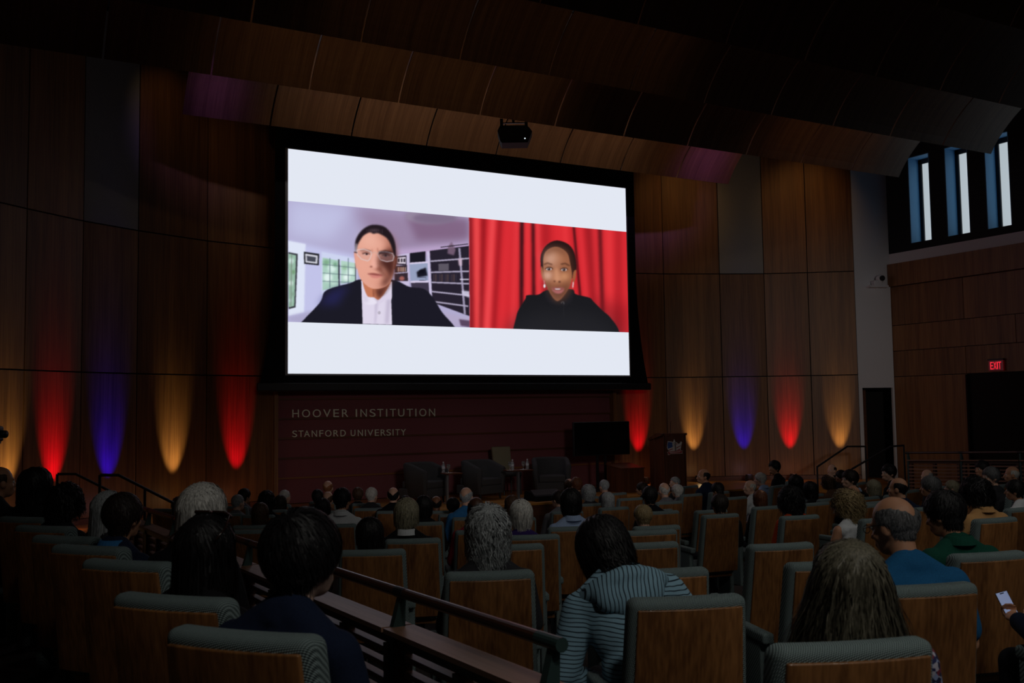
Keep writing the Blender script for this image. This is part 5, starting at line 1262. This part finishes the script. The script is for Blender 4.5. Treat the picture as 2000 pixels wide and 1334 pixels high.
# ---- hoodie wearer, bent forward
global_stripe = mat('striped_jersey', (.3,.4,.45), .95, spec=.15); N_, L_, b_ = nodes_of(global_stripe)
tc = N_.new('ShaderNodeTexCoord'); sp_ = N_.new('ShaderNodeSeparateXYZ'); L_.new(tc.outputs['Object'], sp_.inputs[0])
ns = N_.new('ShaderNodeTexNoise'); ns.inputs['Scale'].default_value = 6; L_.new(tc.outputs['Object'], ns.inputs['Vector'])
ma = N_.new('ShaderNodeMath'); ma.operation = 'MULTIPLY_ADD'; ma.inputs[1].default_value = .05; L_.new(ns.outputs[0], ma.inputs[0]); L_.new(sp_.outputs[2], ma.inputs[2])
mm = N_.new('ShaderNodeMath'); mm.operation = 'MULTIPLY'; mm.inputs[1].default_value = 60; L_.new(ma.outputs[0], mm.inputs[0]); fr = N_.new('ShaderNodeMath'); fr.operation = 'FRACT'; L_.new(mm.outputs[0], fr.inputs[0])
cr = N_.new('ShaderNodeValToRGB'); cr.color_ramp.interpolation = 'CONSTANT'; cr.color_ramp.elements[0].color = (*s255(40,52,62),1); cr.color_ramp.elements[1].position = .24; cr.color_ramp.elements[1].color = (*s255(140,176,196),1); L_.new(fr.outputs[0], cr.inputs[0]); L_.new(cr.outputs[0], b_.inputs['Base Color'])
take('B', EMPTY['B']); x, y, f_, _ = EXPL['B']
x += -.06*math.cos(f_)+.04*math.sin(f_); y += .06*math.sin(f_)+.04*math.cos(f_)
hood_p, hm = person(x, y, floor_main(x,y), f_, 1.21, 'hood', 'bowl', 'black', 'b', 'hood', 'denim', 'person in a striped blue hoodie bent forward reading', GP, 1.12, global_stripe)
mb = MB(); Lm = lean_matrix(POSES['hood'])
for i in range(13):
    a = math.radians(200+140*i/12); r = .125; mb.ell((r*1.2*math.cos(a), -.06+r*math.sin(a)*1.05, 1.012-.03*abs(i-6)/6), (.054,.052,.048), mat=Lm, nu=14, nv=10)
for (cx_,cy_,cz_,rx_,ry_,rz_) in ((0,-.18,.94,.11,.058,.09),(-.07,-.175,.955,.08,.055,.08),(.07,-.175,.955,.08,.055,.08),(0,-.175,.87,.06,.055,.07)): mb.ell((cx_,cy_,cz_),(rx_,ry_,rz_), mat=Lm)
hs_ = global_stripe.copy(); hs_.name = 'striped_hood'; sx2 = [n for n in hs_.node_tree.nodes if n.type == 'SEPXYZ'][0]; ma2 = [n for n in hs_.node_tree.nodes if n.type == 'MATH' and n.operation == 'MULTIPLY_ADD'][0]; hs_.node_tree.links.new(sx2.outputs[0], ma2.inputs[2])
part('hood', remesh(mb, .010, 4), hood_p, hs_)
# small accessories on people
def acc(lbl, name, build, m, smooth=True):
    t, hm = REC['p_'+lbl]; mb = MB(); build(mb); o = mb.obj(name, m, t, smooth=smooth); o.matrix_local = hm; return o
acc('person with wavy grey hair and a round gold earring','earring',lambda mb: mb.ell((.088,-.01,-.065),(.008,.016,.018)), mat('gold', s255(200,160,80), .25, 1.0))
def specs(mb):
    for s in (-1,1):
        mb.tube([(s*.034+.024*math.cos(a), .112, .004+.017*math.sin(a)) for a in np.linspace(0,2*math.pi,17)], .0016, 6)
        mb.tube([(s*.058,.110,.008),(s*.085,.05,.012),(s*.088,-.02,.008),(s*.085,-.035,-.012)], .002, 6)
    mb.tube([(-.010,.114,.008),(.010,.114,.008)], .0016, 6)
acc('person with bare crown and glasses in a blue heather tee','glasses',specs,BLACK)
acc('person with cropped grey hair and a blue lanyard','lanyard',lambda mb: mb.tube([(-.07,-.02,-.12),(0,-.085,-.115),(.07,-.02,-.12),(.06,.09,-.25),(0,.12,-.40),(-.06,.09,-.25),(-.07,-.02,-.12)],.006,6), cloth('cloth_royal', SHC['royal']))

# ---- the column of seats on the left platform and its people
LEFT = [
 ('L1',582,998,2.86,'r1','thick','black','e','jacket','navy',None,.96,'person with thick straight black hair in a navy jacket by the guard rail',-6),
 ('L2',397,1012,3.52,'n','long','black','a','jacket','black',None,1.06,'person with long dark hair and sunglasses pushed up on the head',0),
 ('L3',392,948,4.75,'n','long','white','a','jacket','black',None,1.14,'person with long silver-white hair',0),
 ('L4',237,963,5.25,'n','short','dark','b','jacket','navy','blue',1.05,'person with short dark hair and a light blue collar in a navy jacket',0),
 ('L5',205,962,6.15,'n','long','grey','a','long','charcoal',None,1.0,'person with long pale grey hair half behind the light blue collar',0),
 ('L6',125,946,6.75,'n','bushy','black','b','jacket','black',None,.92,'person with full black hair on the left platform',0),
 ('L7',67,915,7.7,'n','bob','black','b','jacket','black',None,1.15,'person with black hair beside the bare-headed one at the tripod',0),
 (None,-3,912,8.1,'r','ring','brown','b','jacket','charcoal',None,1.0,'person with brown bare head beside the tripod',0)]
for (nm, px, yt, d, pose, hair, hc, sk, kind, sc, col, hs, lbl, adj) in LEFT:
    p = at_d(px, yt+15, d); x, y = p.x, p.y; f_ = LF
    if nm:
        take(nm, who_seat(lbl)); sx_, sy_, _, _ = EXPL[nm]; x = sx_+max(-.26,min(.26,x-sx_)); y = sy_+max(-.18,min(.18,y-sy_))
    z = floor_left(y)
    lo_, hi_ = z+.6, z+2.2
    for _ in range(30):
        m_ = (lo_+hi_)/2
        if zpx((x,y,m_))[1] > yt: lo_ = m_
        else: hi_ = m_
    if not nm: put_seat(x, y, z, f_, who_seat(lbl), GS)
    t, hm = person(x, y, z, f_, m_-z, pose, hair, hc, sk, kind, sc, lbl, GP, hs, None, col)
    t.rotation_euler.z += math.radians(adj)
    REC['p_'+lbl] = (t, hm)
def shades(mb):
    for s in (-1,1):
        Tm = Matrix.Translation((s*.040,.040,.138)) @ Euler((math.radians(58),0,math.radians(-s*8))).to_matrix().to_4x4()
        mb.rbox((0,0,0),(.034,.006,.024),.005,n=2,mat=Tm)
        mb.tube([(s*.074,.036,.136),(s*.098,-.02,.095),(s*.102,-.08,.06)], .0035, 6)
    mb.tube([(-.012,.046,.140),(.012,.046,.140)], .0035, 6)
acc('person with long dark hair and sunglasses pushed up on the head','sunglasses',shades,mat('tortoise', s255(44,24,18), .2))
# blue jacket over the armrest beside the dark long hair
sx_, sy_, _, _ = EXPL['L2']; p = at_d(478,1195,3.25)
mb = MB(); z0 = floor_left(p.y); mb.ell((0,0,.70),(.13,.11,.13)); mb.ell((.02,.02,.56),(.11,.10,.16)); mb.ell((-.06,-.03,.66),(.09,.09,.12)); 
o = link('draped_jacket', remesh(mb, .014, 4)); o.location = (p.x,p.y,z0); o.material_slots[0].material = cloth('cloth_royal', SHC['royal']); tag(o, 'royal blue jacket draped over the armrest beside the long dark hair', 'jacket')

# ---- person at the right edge holding a phone
px, yt = 2128, 1010; R = row_R(1)-.3; x, y, d = on_row(px, R, 1040); f_ = facing(x, y); z = floor_main(x, y)
put_seat(x, y, z, f_, 'wood-backed grey seat of the person holding a phone', GS)
t, hm = person(x, y, z, f_, 1.30, 'phone', 'short', 'black', 'b', 'jacket', 'navy', 'person in a navy jacket holding up a lit phone', GP)
a_, b_, c_ = [lean_matrix(POSES['phone']) @ p for p in arm_joints(POSES['phone'], -1)]
bpy.context.view_layer.update()
loc = t.matrix_basis @ (c_+(c_-b_).normalized()*.10+Vector((0,.0,.02)))
hdp = t.matrix_basis @ (HC0); nd = (Vector((0,0,ZC))-loc).normalized()*.6+(hdp-loc).normalized()*.4
ph = tag(empty('phone', loc), 'smartphone with a pale blue lit display held in a hand', 'phone'); ph.rotation_euler = nd.to_track_quat('-Y','Z').to_euler(); ph.rotation_euler.rotate_axis('Y', math.radians(-16)); ph.scale = (.82,.82,.82)
mb = MB(); mb.rbox((0,0,.04),(.036,.004,.074),.0035,n=2); mb.obj('phone_body', BLACK, ph)
mb = MB(); mb.box((-.033,-.0046,-.030),(.033,-.0042,.110)); mb.obj('display', mat('phone_display', (.03,.03,.04), .3, emit=s255(120,140,190), es=.42), ph)
mb = MB(); mb.box((-.012,-.0049,.100),(.012,-.0047,.106)); mb.obj('camera_notch', BLACKM, ph)
